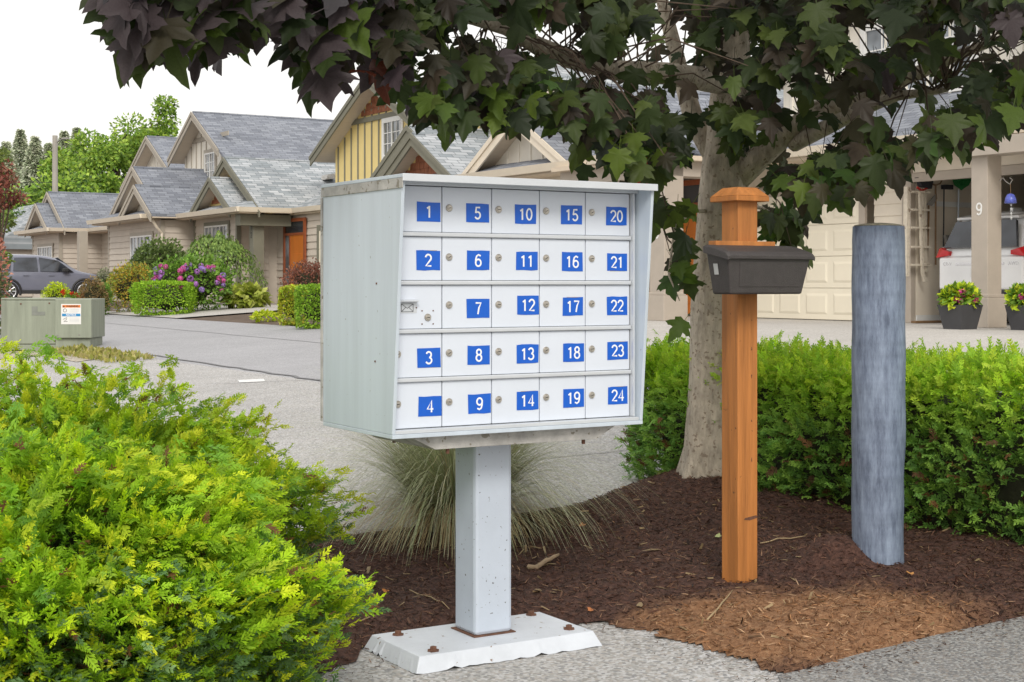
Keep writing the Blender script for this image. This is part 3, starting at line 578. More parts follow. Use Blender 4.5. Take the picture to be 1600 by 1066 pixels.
def juniper(label, c, r, nb, seed, hi):
    t = thing('juniper_bush', label, 'bush', (c[0], c[1], 0), group='golden junipers left of the mailbox'); loc = np.array([0, 0, c[2]])
    dirs = unit(rng.normal(0, 1, (nb, 3)) * [1, 1, .8] + [0, 0, .28]); dirs[:, 2] = np.where(dirs[:, 2] < -.55, -dirs[:, 2] * .5, dirs[:, 2])
    dirs = unit(dirs); ph = np.arctan2(dirs[:, 1], dirs[:, 0])
    lump = 1 + .10 * np.sin(3 * ph + seed) + .09 * np.sin(7 * ph + 5 * dirs[:, 2] + seed) + .085 * np.sin(10 * dirs[:, 2] + 3 * ph)
    tips = loc + dirs * np.array(r) * (lump * rng.uniform(.88, 1.04, nb))[:, None]; tips[:, 2] = np.maximum(tips[:, 2], .06)
    gd = unit(dirs * [1, 1, .30] + rng.normal(0, .36, (nb, 3)) + [0, -.12, .10])
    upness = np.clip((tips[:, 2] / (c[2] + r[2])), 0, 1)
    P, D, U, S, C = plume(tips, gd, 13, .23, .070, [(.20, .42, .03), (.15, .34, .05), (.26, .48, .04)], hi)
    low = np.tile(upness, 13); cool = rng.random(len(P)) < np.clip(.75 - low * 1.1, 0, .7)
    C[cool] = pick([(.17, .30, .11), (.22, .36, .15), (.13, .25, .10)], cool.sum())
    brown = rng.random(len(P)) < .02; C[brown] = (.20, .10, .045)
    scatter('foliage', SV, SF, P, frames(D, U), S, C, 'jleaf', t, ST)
    blob('dark_core', loc, [x * .74 for x in r], t, seed=seed, flat=.0)
    for i in range(14):
        a = random.uniform(0, 6.28); q = random.uniform(.5, .9)
        MB().tube([(0, 0, .02), (math.cos(a) * r[0] * q * .5, math.sin(a) * r[1] * q * .5, c[2] * .8), (math.cos(a) * r[0] * q, math.sin(a) * r[1] * q, c[2] + r[2] * .45 * random.random())], [.018, .012, .004], 6).build('branch', 'twig', t)
    return t
juniper('large golden juniper spreading in the left foreground beside the mailbox', (-1.53, 4.38, .27), (.90, .84, .53), 2600, 1.0, [(.58, .78, .02), (.46, .70, .03), (.74, .82, .04), (.38, .62, .03)])
juniper('golden juniper further back at left, nearer the green utility cabinet', (-1.98, 5.85, .35), (1.16, .88, .57), 1700, 2.2, [(.62, .78, .03), (.50, .70, .03), (.74, .80, .05)])

def hedge():
    t = sthing('juniper_hedge', 'long clipped green juniper hedge behind the maple and posts', 'hedge', 5.55, 4.5, .14)
    n = 19000; v0, v1, u0, u1 = 5.12, 6.02, 1.6, 7.15
    fc = rng.random(n); v = rng.uniform(v0, v1, n); u = rng.uniform(u0, u1, n); zt = .69 + .02 * np.sin(u * 2.1) + .012 * np.sin(u * 5 + v * 3) + (7.2 - u) * .030
    z = rng.uniform(.0, 1, n) ** .9 * zt; nv = np.zeros((n, 3))
    topm = fc < .40; frm = (fc >= .40) & (fc < .80); endm = fc >= .80
    z[topm] = zt[topm]; nv[topm] = (0, 0, 1)
    v[frm] = v0 + .12 * np.abs(z[frm] / zt[frm] - .55) + .05 * np.sin(u[frm] * 6 + z[frm] * 7); nv[frm] = (-1, 0, .15)
    u[endm] = u1 - .15 * np.abs(z[endm] - .5); nv[endm] = (0, 1, .15); far = endm & (rng.random(n) < .35); v[far] = v1; nv[far] = (1, 0, .2); u[far] = rng.uniform(u0, u1, far.sum())
    edge = topm & (v < v0 + .12); z[edge] -= .05
    pos = np.stack([v - 5.55, u - 4.5, z + .14 - .14 + rng.normal(0, .02, n)], 1) + nv * rng.uniform(-.12, .03, n)[:, None]
    d = unit(nv + rng.normal(0, .55, (n, 3)) + [0, 0, .25]); up = unit(rng.normal(0, .6, (n, 3)) + [0, 0, 1] + nv * .4)
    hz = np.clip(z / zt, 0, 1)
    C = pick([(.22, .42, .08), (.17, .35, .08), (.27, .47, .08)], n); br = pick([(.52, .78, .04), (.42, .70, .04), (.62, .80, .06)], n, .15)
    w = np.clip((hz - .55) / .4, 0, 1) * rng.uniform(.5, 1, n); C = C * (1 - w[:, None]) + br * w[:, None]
    dead = (rng.random(n) < .07 * (hz < .6)); C[dead] = pick([(.22, .11, .05), (.16, .09, .05)], dead.sum())
    gap = (np.sin(u * 5.3 + 1) * np.sin(z * 8 + u * 2) > .72) & (hz < .6) & frm; keep = ~gap | (rng.random(n) < .25)
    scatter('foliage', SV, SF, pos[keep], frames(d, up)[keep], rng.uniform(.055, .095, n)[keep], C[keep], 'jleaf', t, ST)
    mm = MB(); pr = [(-.24, .02), (-.30, .35), (-.27, .60), (.30, .62), (.34, .3), (.3, .02)]; mm.prism(pr, 1, u0 - 4.5, u1 - 4.5 - .2); mm.build('dark_core', 'core', t)
    for i in range(22):
        uu = random.uniform(u0, u1 - .2) - 4.5; MB().tube([(-.1, uu, -.02), (-.25, uu + .05, .3), (-.42, uu + random.uniform(-.1, .1), .6)], [.012, .009, .004], 5).build('stem', 'twig', t)
hedge()
def grass():
    gx_, gy_, gz_ = W(*on_g(715, 832)); t = thing('ornamental_grass', 'fountain of grey green ornamental grass behind the mailbox pillar', 'grass clump', (gx_, gy_, gz_))
    n = 5400; ns = 8; V = np.zeros((n, ns, 2, 3)); az = rng.uniform(0, 2 * np.pi, n); ln = rng.uniform(.65, 1.25, n); lean = np.abs(rng.normal(.66, .36, n)) + .08
    low = rng.random(n) < .16; lean[low] = rng.uniform(1.2, 1.7, low.sum()); ln[low] *= .75
    r0 = rng.uniform(0, .17, n); w = rng.uniform(.0018, .0034, n)
    x = np.cos(az) * r0; y = np.sin(az) * r0; z = np.zeros(n); th = lean * .45
    for k in range(ns):
        wd_ = w * (1 - k / (ns - 1) * .92); tx, ty = -np.sin(az), np.cos(az)
        V[:, k, 0] = np.stack([x - tx * wd_, y - ty * wd_, z], 1); V[:, k, 1] = np.stack([x + tx * wd_, y + ty * wd_, z], 1)
        s_ = ln / (ns - 1); x = x + np.cos(az) * np.sin(th) * s_; y = y + np.sin(az) * np.sin(th) * s_; z = np.maximum(z + np.cos(th) * s_, .01); th = th + lean * .28
    Fq = np.array([(2 * k, 2 * k + 1, 2 * k + 3, 2 * k + 2) for k in range(ns - 1)])
    F = (Fq[None] + (np.arange(n) * ns * 2)[:, None, None]).reshape(-1, 4); me = bpy.data.meshes.new('blades'); me.from_pydata(V.reshape(-1, 3).tolist(), [], F.tolist())
    C = pick([(.50, .55, .32), (.60, .63, .41), (.41, .47, .25), (.66, .66, .46)], n); dry = low | (rng.random(n) < .06); C[dry] = pick([(.58, .47, .28), (.50, .38, .20)], dry.sum())
    CC = np.ones((n, ns * 2, 4)); CC[:, :, :3] = C[:, None]; me.color_attributes.new('Col', 'FLOAT_COLOR', 'POINT').data.foreach_set('color', CC.ravel().astype(np.float32)); me.materials.append(M['grass'])
    link('blades', me, t); MB().lathe([(.16, -.03), (.15, .03), (.09, .09), (.02, .11)], n=14).build('root_crown', 'straw', t)
grass()

# ------------------------------------------------------------------ the maple
tree = thing('maple_tree', 'dark leaved maple with a pale mottled trunk behind the posts', 'tree', (TREE[0], TREE[1], TREE[2]))
TO = TREE
DT = TREE[1]
def tp(px, py, dd=0): return at(px, py, DT + dd)
trunk = [tp(1108, 800), tp(1108, 762), tp(1112, 700), tp(1116, 600), tp(1117, 480), tp(1122, 380), tp(1130, 300), tp(1137, 220), tp(1143, 120), tp(1146, 0), tp(1150, -160), tp(1150, -420, .2)]
tk = MB().tube(trunk, [.25, .19, .155, .138, .131, .128, .132, .125, .105, .09, .07, .03], 28)
for i_, p_ in enumerate(tk.v):
    c_ = trunk[min(i_ // 28, len(trunk) - 1)]; an = math.atan2(p_[1] - c_[1], p_[0] - c_[0]); f_ = 1 + (.13 if i_ < 56 else .035) * math.sin(5 * an + 1) + .03 * math.sin(9 * an + i_ // 28 * 2.1)
    tk.v[i_] = (c_[0] + (p_[0] - c_[0]) * f_, c_[1] + (p_[1] - c_[1]) * f_, p_[2])
tk.build('trunk', 'bark', tree, TO, smooth=True)
LIMBS = [([tp(1140, 285), tp(1185, 248, -.1), tp(1225, 212, -.2), tp(1275, 172, -.35), tp(1340, 160, -.5), tp(1420, 120, -.8), tp(1500, 85, -1.0), tp(1620, 40, -1.2)], [.09, .07, .06, .052, .045, .036, .026, .012]),
         ([tp(1240, 225, -.2), tp(1300, 195, -.5), tp(1345, 172, -.8), tp(1400, 150, -1.1), tp(1480, 140, -1.4)], [.045, .04, .034, .026, .012]),
         ([tp(1130, 260), tp(1085, 190, .1), tp(1065, 120, .2), tp(1040, 20, .3), tp(1010, -90, .4)], [.08, .06, .05, .04, .02]),
         ([tp(1140, 130), tp(1040, 115, -.5), tp(960, 110, -.9), tp(890, 92, -1.3), tp(840, 72, -1.6), tp(790, 42, -1.9), tp(740, 28, -2.1), tp(640, 8, -2.5), tp(520, -8, -2.9), tp(380, -14, -3.25), tp(230, 2, -3.4)], [.07, .058, .05, .045, .042, .036, .03, .024, .018, .012, .005]),
         ([tp(1146, 60), tp(1190, -40, .2), tp(1240, -160, .4), tp(1280, -330, .5)], [.06, .05, .035, .015]),
         ([tp(1115, 330), tp(1085, 330, -.2), tp(1055, 350, -.35), tp(1045, 430, -.45), tp(1062, 470, -.5)], [.012, .01, .008, .006, .003]),
         ([tp(1150, 320), tp(1190, 325, .2), tp(1225, 345, .3), tp(1245, 380, .3)], [.012, .01, .007, .003])]
for P_, r_ in LIMBS: MB().tube(P_, r_, 10).build('limb', 'bark', tree, TO, smooth=True)
def leaf_template(seed):
    r = random.Random(seed)
    right = [(.05, -.02), (.22, -.10), (.30, -.02), (.44, .00), (.40, .10), (.34, .16), (.50, .22), (.64, .34), (.52, .38), (.46, .46), (.36, .46), (.24, .48), (.30, .62), (.24, .70), (.16, .78), (.10, .92)]
    out_ = right + [(0, 1.05)] + [(-x_, y_) for x_, y_ in right[::-1]]
    out_ = [(x_ + r.uniform(-.02, .02), y_ + r.uniform(-.02, .02)) for x_, y_ in out_]
    tips = {3, 7, 16, 25, 29}
    V = [(0, .2, .0)]; cup = r.uniform(-.1, .75); droop = r.uniform(.1, .9); tw_ = r.uniform(-.35, .35)
    for i, (x_, y_) in enumerate(out_):
        fold = -.016 if i in tips else .014
        V.append((x_, y_, cup * x_ * x_ * -1.0 + fold * math.hypot(x_, y_ - .2) * 1.6 - droop * max(0, y_) ** 2 * .5 + tw_ * x_ * y_ + r.uniform(-.02, .02)))
    n = len(out_); F = [(0, i + 1, (i + 1) % n + 1) for i in range(n)]
    b = len(V); V += [(-.012, 0, 0), (.012, 0, 0), (.008, -.5, .12), (-.008, -.5, .12)]; F += [(b, b + 2, b + 1), (b, b + 3, b + 2)]
    return V, F
LT = [leaf_template(i) for i in range(9)]
LBX = [150, 165, 190, 230, 260, 280, 300, 320, 345, 360, 380, 400, 415, 430, 445, 456, 480, 500, 530, 545, 560, 580, 600, 620, 640, 670, 700, 730, 760, 800, 830, 870, 895, 915, 960, 1000, 1030, 1060, 1100, 1150, 1200, 1250, 1320, 1345, 1370, 1430, 1500, 1560, 1600, 1760]
LBY = [18, 70, 110, 88, 92, 75, 55, 105, 112, 80, 60, 72, 70, 20, 20, 100, 150, 150, 148, 105, 80, 125, 110, 165, 165, 190, 215, 205, 190, 215, 180, 195, 215, 285, 265, 285, 300, 285, 255, 270, 300, 325, 325, 300, 290, 255, 235, 210, 180, 120]
HOLES = [(868, 52, 36, 30), (1105, 225, 20, 26), (1150, 60, 26, 20), (1000, 60, 18, 14), (1230, 140, 14, 22), (1420, 190, 16, 10), (700, 70, 12, 9), (1480, 40, 14, 12), (1362, 45, 30, 24), (440, 70, 10, 60), (655, 95, 8, 8), (1060, 262, 14, 10), (1292, 105, 16, 12), (1215, 300, 10, 8), (1180, 195, 8, 12), (930, 240, 14, 8)]
pts = []
def depth_for(px): return float(np.interp(px, [150, 420, 600, 760, 900, 1100, 1300, 1600], [4.15, 4.6, 5.1, 5.7, 6.3, 7.2, 6.5, 6.0]))
def thick_for(px): return float(np.interp(px, [150, 420, 600, 900, 1100, 1600], [.25, .35, .55, 1.0, 1.3, 1.2]))
LIMBPX = [(np.array([(p[0] / p[1] * FPX + 800, HOR - (p[2] - CAMZ) / p[1] * FPX, p[1]) for p in P_])) for P_, _ in LIMBS[:4]]
def near_limb(px, py, d):
    for L_ in LIMBPX:
        for a_, b_ in zip(L_, L_[1:]):
            if max(a_[1], b_[1]) < 5 or min(a_[0], b_[0]) < 740: continue
            e = (b_ - a_)[:2]; t_ = min(1, max(0, ((px - a_[0]) * e[0] + (py - a_[1]) * e[1]) / (e @ e + 1e-9)))
            if math.hypot(px - a_[0] - t_ * e[0], py - a_[1] - t_ * e[1]) < 30 and d < a_[2] + .15: return True
    return False
tries = 0
while len(pts) < 2350 and tries < 90000:
    tries += 1
    px, py = random.uniform(140, 1700), random.uniform(-90, 380)
    if px < 600 and random.random() < .45: continue
    d = depth_for(px) + random.uniform(-.5, 1) * thick_for(px); s_ = random.uniform(.085, .145) * (1.25 if px < 600 else 1); half = s_ * FPX / d * .5
    if py > np.interp(px, LBX, LBY) - half * .9 or px < 150 + half * .8: continue
    if any(((px - hx) / (hw + half * .6)) ** 2 + ((py - hy) / (hh + half * .6)) ** 2 < 1 for hx, hy, hw, hh in HOLES): continue
    if near_limb(px, py, d) and random.random() < .93: continue
    pts.append((px, py, d, s_))
for c_ in ((1052, 400, -.40, 20, 85, 10), (1225, 355, .25, 34, 36, 18), (1045, 325, -.3, 30, 25, 6), (990, 290, -.6, 30, 25, 8), (1215, 330, .2, 40, 15, 8)):
    for i in range(c_[5]):
        pts.append((random.gauss(c_[0], c_[3] * .6), random.gauss(c_[1], c_[4] * .55), DT + c_[2] + random.uniform(-.15, .15), random.uniform(.11, .165)))
nvis = len(pts)
for i in range(1500):                                   # the rest of the crown, above and behind
    q = unit(rng.normal(0, 1, 3)); rr = rng.uniform(.55, 1) ; X = TREE[0] + q[0] * 2.9 * rr; Y = DT + .3 + q[1] * 2.6 * rr; Z = 4.3 + q[2] * 1.75 * rr
    a_, b_ = X / Y * FPX + 800, HOR - (Z - CAMZ) / Y * FPX
    if b_ > -40 and a_ < 1700: continue
    pts.append((a_, b_, Y, random.uniform(.13, .18)))
LP = np.array(pts); n = len(LP)
pos = np.stack([(LP[:, 0] - 800) / FPX * LP[:, 2], LP[:, 2], CAMZ + (HOR - LP[:, 1]) / FPX * LP[:, 2]], 1)
outw = pos - np.array([TREE[0], DT + .2, 2.6]); outw[:, 2] *= .3; outw = unit(outw)
tipd = unit(outw * .55 + [0, -.15, -.75] + rng.normal(0, .38, (n, 3))); nor = unit(outw * .5 + [0, -.55, .55] + rng.normal(0, .42, (n, 3)))
rot = frames(tipd, nor)
base = pick([(.040, .062, .018), (.056, .082, .020), (.046, .042, .022), (.030, .048, .018), (.052, .040, .028), (.072, .100, .022)], n, .28)
fr = np.array([np.interp(p[0], LBX, LBY) - p[1] for p in pts]); lit_fringe = (fr < 75) & (LP[:, 0] > 640) & (rng.random(n) < .42)
base[lit_fringe] = pick([(.075, .125, .02), (.095, .14, .02), (.05, .10, .02)], lit_fringe.sum())  # some leaves near the crown's lower edge coloured brighter, as if lit
purple = (LP[:, 0] < 620) & (rng.random(n) < .7); base[purple] = pick([(.075, .055, .062), (.060, .055, .060), (.085, .062, .056), (.060, .075, .030)], purple.sum())
for px, py, d, cc in ((1012, 268, 6.6, (.55, .06, .012)), (575, 112, 5.0, (.14, .035, .02)), (590, 95, 5.1, (.14, .04, .02))): k = np.argmin((LP[:, 0] - px) ** 2 + (LP[:, 1] - py) ** 2); base[k] = cc; LP[k, :3] = px, py, d; pos[k] = at(px, py, d)
vis = np.arange(n) < nvis; inframe = vis & (LP[:, 1] > -20) & (LP[:, 0] < 1610)
order = np.argsort(-(LP[:, 3] / LP[:, 2]) * np.where(inframe, 1, 0)); big = set(order[:290].tolist())
kinds = rng.integers(0, 9, n)
rest = np.array([i for i in range(n) if i not in big])
leaf_me = {}
def leaf_mesh(kind, col, key):
    if (kind, key) not in leaf_me:
        V, F = LT[kind]; me = bpy.data.meshes.new('leaf'); me.from_pydata(V, [], F); me.materials.append(M['mleaf']); me.polygons.foreach_set('use_smooth', [True] * len(F))
        me.color_attributes.new('Col', 'FLOAT_COLOR', 'POINT').data.foreach_set('color', np.tile(np.append(col, 1), len(V)).astype(np.float32)); leaf_me[(kind, key)] = me
    return leaf_me[(kind, key)]
PAL = [(.040, .062, .018), (.062, .090, .021), (.046, .040, .024), (.072, .056, .060), (.080, .125, .02), (.40, .045, .012), (.026, .040, .016), (.14, .036, .02)]
for i in sorted(big):
    key = int(np.argmin([np.abs(base[i] - np.array(p)).sum() for p in PAL])); o = bpy.data.objects.new('leaf', leaf_mesh(int(kinds[i]), PAL[key], key)); COL.objects.link(o); o.parent = tree
    mt = Matrix(rot[i].tolist()).to_4x4(); mt = Matrix.Translation(Vector(pos[i]) - Vector(TO)) @ mt @ Matrix.Scale(LP[i, 3], 4); o.matrix_local = mt
for kd in range(9):
    s_ = rest[kinds[rest] == kd]; V, F = LT[kd]
    o = scatter('foliage', V, F, pos[s_] - np.array(TO), rot[s_], LP[s_, 3], base[s_], 'mleaf', tree); o['kind'] = 'stuff'
tw = MB()                                               # fine twigs carrying the leaves
limbpts = np.array([p for P_, _ in LIMBS for a_, b_ in zip(P_, P_[1:]) for p in (np.array(a_)[None] + np.linspace(0, 1, 6)[:, None] * (np.array(b_) - np.array(a_)))])
for i in range(0, nvis, 11):
    q = limbpts[np.argmin(((limbpts - pos[i]) ** 2).sum(1) + rng.uniform(0, .55, len(limbpts)))]; e = pos[i]; mid = (q + e) / 2 + np.array([0, 0, .10])
    if np.linalg.norm(q - e) < 1.1: tw.tube([q, (q * .7 + mid * .3) + rng.normal(0, .03, 3), mid + rng.normal(0, .05, 3), e], [.006, .005, .004, .002], 4, cap=False)
o = tw.build('twigs', 'twig', tree, TO); o['kind'] = 'stuff'
# ------------------------------------------------------------------ the houses
PITCH = .577; ZE = G + 2.82
M['roofA_v'] = shingle('plum_grey_shingles', (.175, .19, .225), (.29, .31, .35), 0); M['roofA_u'] = shingle('plum_grey_shingles_pent', (.175, .19, .225), (.29, .31, .35), 1)
M['roofC_v'] = shingle('silver_grey_shingles', (.24, .27, .29), (.50, .52, .54), 0); M['roofC_u'] = shingle('silver_grey_shingles_pent', (.24, .27, .29), (.50, .52, .54), 1)
M['taupe'] = plain('taupe_siding', (.56, .50, .43), .7, .06, 3); M['olive'] = plain('olive_trim', (.19, .185, .14), .65, .08, 4); M['taupe_trim'] = plain('taupe_trim', (.40, .36, .30), .65, .06, 4)
M['cream_gutter'] = plain('cream_gutter', (.74, .66, .54), .5, .05, 3); M['soffit'] = plain('tan_soffit', (.64, .54, .42), .7, .05, 3, .3, 12, stretch=(1, 1, 8))
M['ivory'] = plain('ivory_board', (.80, .76, .67), .7, .04, 3); M['yellow'] = plain('yellow_board', (.78, .62, .26), .7, .05, 3); M['redshake'] = plain('red_cedar_shake', (.30, .11, .055), .8, .3, 8, .3, 30)
M['cream_sid'] = plain('cream_siding', (.76, .69, .58), .7, .05, 3); M['greige'] = plain('greige_trim', (.44, .385, .325), .65, .06, 4); M['doorw'] = plain('orange_wood_door', (.58, .17, .02), .4, .18, 3, .1, 40, stretch=(1, 1, .15))
M['gdoor'] = plain('cream_garage_door', (.84, .78, .64), .5, .03, 2); M['winw'] = plain('white_vinyl', (.78, .78, .76), .4, .03); M['doorframe'] = plain('brown_door_frame', (.28, .075, .025), .5, .15, 6)
def glassmat(name, c):
    m, N, L, P = newmat(name); tc = nd(N, 'ShaderNodeTexCoord'); n1 = nd(N, 'ShaderNodeTexNoise'); n1.inputs['Scale'].default_value = 1.6; L.new(tc.outputs['Object'], n1.inputs['Vector'])
    cr = nd(N, 'ShaderNodeValToRGB'); cr.color_ramp.elements[0].color = c4(mul(c, .5)); cr.color_ramp.elements[1].color = c4(mul(c, 1.6)); cr.color_ramp.elements[0].position = .4; cr.color_ramp.elements[1].position = .6
    L.new(n1.outputs[0], cr.inputs[0]); L.new(cr.outputs[0], P.inputs['Base Color']); P.inputs['Roughness'].default_value = .06; P.inputs['Specular IOR Level'].default_value = .8; return m
M['pane'] = glassmat('window_glass', (.16, .18, .20)); M['darkglass'] = glassmat('tinted_glass', (.03, .035, .045))
def clap(mb, axis, plane, a, b, z0, z1, out_, ex=.2, t=.03):
    """lap siding: overlapping boards, each tilted out at its lower edge"""
    n = max(1, round((z1 - z0) / ex)); e = (z1 - z0) / n
    for i in range(n):
        za, zb = z0 + i * e, z0 + (i + 1) * e; p0, p1 = plane + out_ * t, plane + out_ * .002
        q = [(p0, a, za), (p0, b, za), (p1, b, zb), (p1, a, zb), (plane, a, za), (plane, b, za)] if axis == 0 else [(a, p0, za), (b, p0, za), (b, p1, zb), (a, p1, zb), (a, plane, za), (b, plane, za)]
        mb.add(q, [(0, 1, 2, 3), (4, 5, 1, 0)])
    return mb
class House:
    def __init__(s, name, label, v, u): s.o = sthing(name, label, 'house', v, u, G); s.org = (v, u, G)
    def p(s, mb, name, mat, parent=None, bevel=0):
        return mb.build(name, mat, parent or s.o, s.org, bevel)
    def gable(s, uc, hw, va, vb, ze, roof, trim, soff, wall, wall_set=.5, batten=None, shake=False, pitch=PITCH, nb=8, wbot=None, wm=None):
        zr = ze + hw * pitch; t = .10
        rf = s.p(MB().prism([(uc - hw, ze), (uc, zr), (uc, zr - t), (uc - hw, ze - t)], 0, va, vb).prism([(uc + hw, ze), (uc, zr), (uc, zr - t), (uc + hw, ze - t)], 0, va, vb), 'roof', roof)
        s.p(MB().tube([(va, uc, zr), (vb, uc, zr)], .05, 5), 'ridge_cap', roof, rf)
        for sg in (-1, 1):
            e = uc + sg * hw
            s.p(MB().prism([(e, ze - t - .003), (uc, zr - t - .003), (uc, zr - t - .035), (e, ze - t - .035)], 0, va + .03, vb), 'soffit', soff, rf)
            s.p(MB().prism([(e + sg * .02, ze - .035), (uc, zr - .028), (uc, zr - .27), (e + sg * .02, ze - .27)], 0, va - .045, va - .003), 'bargeboard', trim, rf)
            s.p(MB().prism([(e + sg * .03, ze + .01), (uc, zr + .022), (uc, zr - .10), (e + sg * .03, ze - .10)], 0, va - .075, va - .047), 'bargeboard_edge', 'cream_gutter' if trim == 'cream_gutter' else trim, rf)
        wv = va + wall_set; dz = t + .036
        zb = ze - dz if wbot is None else wbot; half = hw
        prof = [(uc - half, ze - dz), (uc, zr - dz), (uc + half, ze - dz)]
        if wbot is not None: prof = [(uc - wm, zb), (uc - wm, ze - dz + (half - wm) * pitch), (uc, zr - dz), (uc + wm, ze - dz + (half - wm) * pitch), (uc + wm, zb)]
        gw = s.p(MB().prism(prof, 0, wv, wv + .12), 'gable_wall', wall)
        if batten:
            W_ = wm if wm else hw
            for i in range(nb):
                uu = uc - W_ + 2 * W_ * (i + .5) / nb; zt = zr - dz - abs(uu - uc) * pitch - .05
                if zt - zb > .15: s.p(MB().box((wv - .025, uu - .03, zb), (wv - .001, uu + .03, zt)), 'batten', batten, gw)
        if shake:
            rows = 5; H = (zr - dz - zb) if shake is True else shake
            z0 = zr - dz - H
            for r_ in range(rows):
                za = z0 + H * r_ / rows; zc = za + H / rows; wl = (zr - dz - zc) / pitch + .06; x_ = -wl
                while x_ < wl - .05:
                    w_ = min(random.uniform(.16, .30), wl - x_)
                    s.p(MB().prism([(wv - .035, za), (wv - .016, zc), (wv - .002, zc), (wv - .002, za)], 1, uc + x_ + .006, uc + x_ + w_ - .006), 'shake', 'redshake', gw); x_ += w_
        return gw, wv, zr
    def window(s, axis, plane, a, b, z0, z1, nx=3, out_=-1, trim='taupe_trim', muntin=True):
        def bx(p0, p1, x0, x1, za, zb, mb):
            lo, hi = sorted((plane + out_ * p0, plane + out_ * p1))
            return mb.box((lo, x0, za), (hi, x1, zb)) if axis == 0 else mb.box((x0, lo, za), (x1, hi, zb))
        t = MB(); bx(0, .03, a - .1, b + .1, z1, z1 + .12, t); bx(0, .03, a - .1, b + .1, z0 - .1, z0, t); bx(0, .03, a - .1, a, z0, z1, t); bx(0, .03, b, b + .1, z0, z1, t)
        w = s.p(t, 'window', trim); f = MB(); k = .05
        bx(.0, .045, a, b, z1 - k, z1, f); bx(.0, .045, a, b, z0, z0 + k, f)
        for i in range(nx + 1): xx = a + (b - a - k) * i / nx; bx(.0, .045, xx, xx + k, z0 + k, z1 - k, f)
        s.p(f, 'frame', 'winw', w)
        for i in range(nx):
            xa = a + (b - a - k) * i / nx + k; xb = a + (b - a - k) * (i + 1) / nx
            s.p(bx(.004, .012, xa, xb, z0 + k, z1 - k, MB()), 'pane', 'pane', w)
            if muntin:
                g = MB(); bx(.013, .03, (xa + xb) / 2 - .012, (xa + xb) / 2 + .012, z0 + k, z1 - k, g)
                for zz in (z0 + (z1 - z0) * .36, z0 + (z1 - z0) * .66): bx(.014, .031, xa, xb, zz - .012, zz + .012, g)
                s.p(g, 'muntin', 'winw', w)
    def gutter(s, pts, trim='cream_gutter', nm='gutter'):
        for (va, ua), (vb, ub) in zip(pts, pts[1:]):
            if abs(ua - ub) > abs(va - vb): s.p(MB().prism([(va - .10, ZE + .02), (va, ZE + .02), (va, ZE - .12), (va - .06, ZE - .12)], 1, min(ua, ub) - .1, max(ua, ub) + .1), nm, trim)
            else: s.p(MB().prism([(ua - .10, ZE + .018), (ua, ZE + .018), (ua, ZE - .118), (ua - .06, ZE - .118)], 0, min(va, vb) - .1, max(va, vb) + .1), nm, trim)
    def door(s, plane, ua, ub, z1=2.45, side=True):
        w = s.p(MB().box((plane - .06, ua - .12, G), (plane - .005, ua, G + z1 + .1)).box((plane - .06, ub, G), (plane - .005, ub + .12, G + z1 + .1)).box((plane - .06, ua, G + z1), (plane - .005, ub, G + z1 + .1)).box((plane - .06, ua, G + 2.05), (plane - .005, ub, G + 2.12)), 'door', 'doorframe')
        um = ua + (ub - ua) * (.74 if side else 1)
        s.p(MB().box((plane - .04, ua, G + .05), (plane - .006, um - .04, G + 2.05)), 'leaf_panel', 'doorw', w)
        for zz in (.25, .95): s.p(MB().box((plane - .052, ua + .14, G + zz), (plane - .041, um - .18, G + zz + .55)), 'panel', 'doorw', w, .008)
        s.p(MB().box((plane - .03, ua, G + 2.12), (plane - .006, ub, G + z1)), 'transom', 'darkglass', w)
        if side: s.p(MB().box((plane - .03, um + .03, G + .1), (plane - .006, ub, G + 2.05)), 'sidelight', 'pane', w); s.p(MB().box((plane - .055, um - .04, G), (plane - .005, um + .03, G + 2.05)), 'mullion', 'doorframe', w)
        s.p(MB().tube([(plane - .05, um - .1, G + 1.0), (plane - .10, um - .1, G + 1.0), (plane - .10, um - .1, G + 1.15)], .015, 6), 'handle', 'steel', w)
    def column(s, v, u, w, mat, base=True, num=None, h=None, nz=2.34):
        h = h or ZE - G - .14
        c = s.p(MB().box((v - w, u - w, G), (v + w, u + w, G + h)), 'column', mat, bevel=.01)
        if base: s.p(MB().box((v - w - .05, u - w - .05, G + .0), (v + w + .05, u + w + .05, G + .42)).box((v - w - .03, u - w - .03, G + .42), (v + w + .03, u + w + .03, G + .47)), 'plinth', mat, c, .01)
        if num:
            for i, ch_ in enumerate(num): digits(ch_, .17, .014, (v - w - .004 - s.org[0], u - s.org[1], nz - i * .21 - G), c, 'winw' if mat != 'olive' else 'black', '-v')
        return c
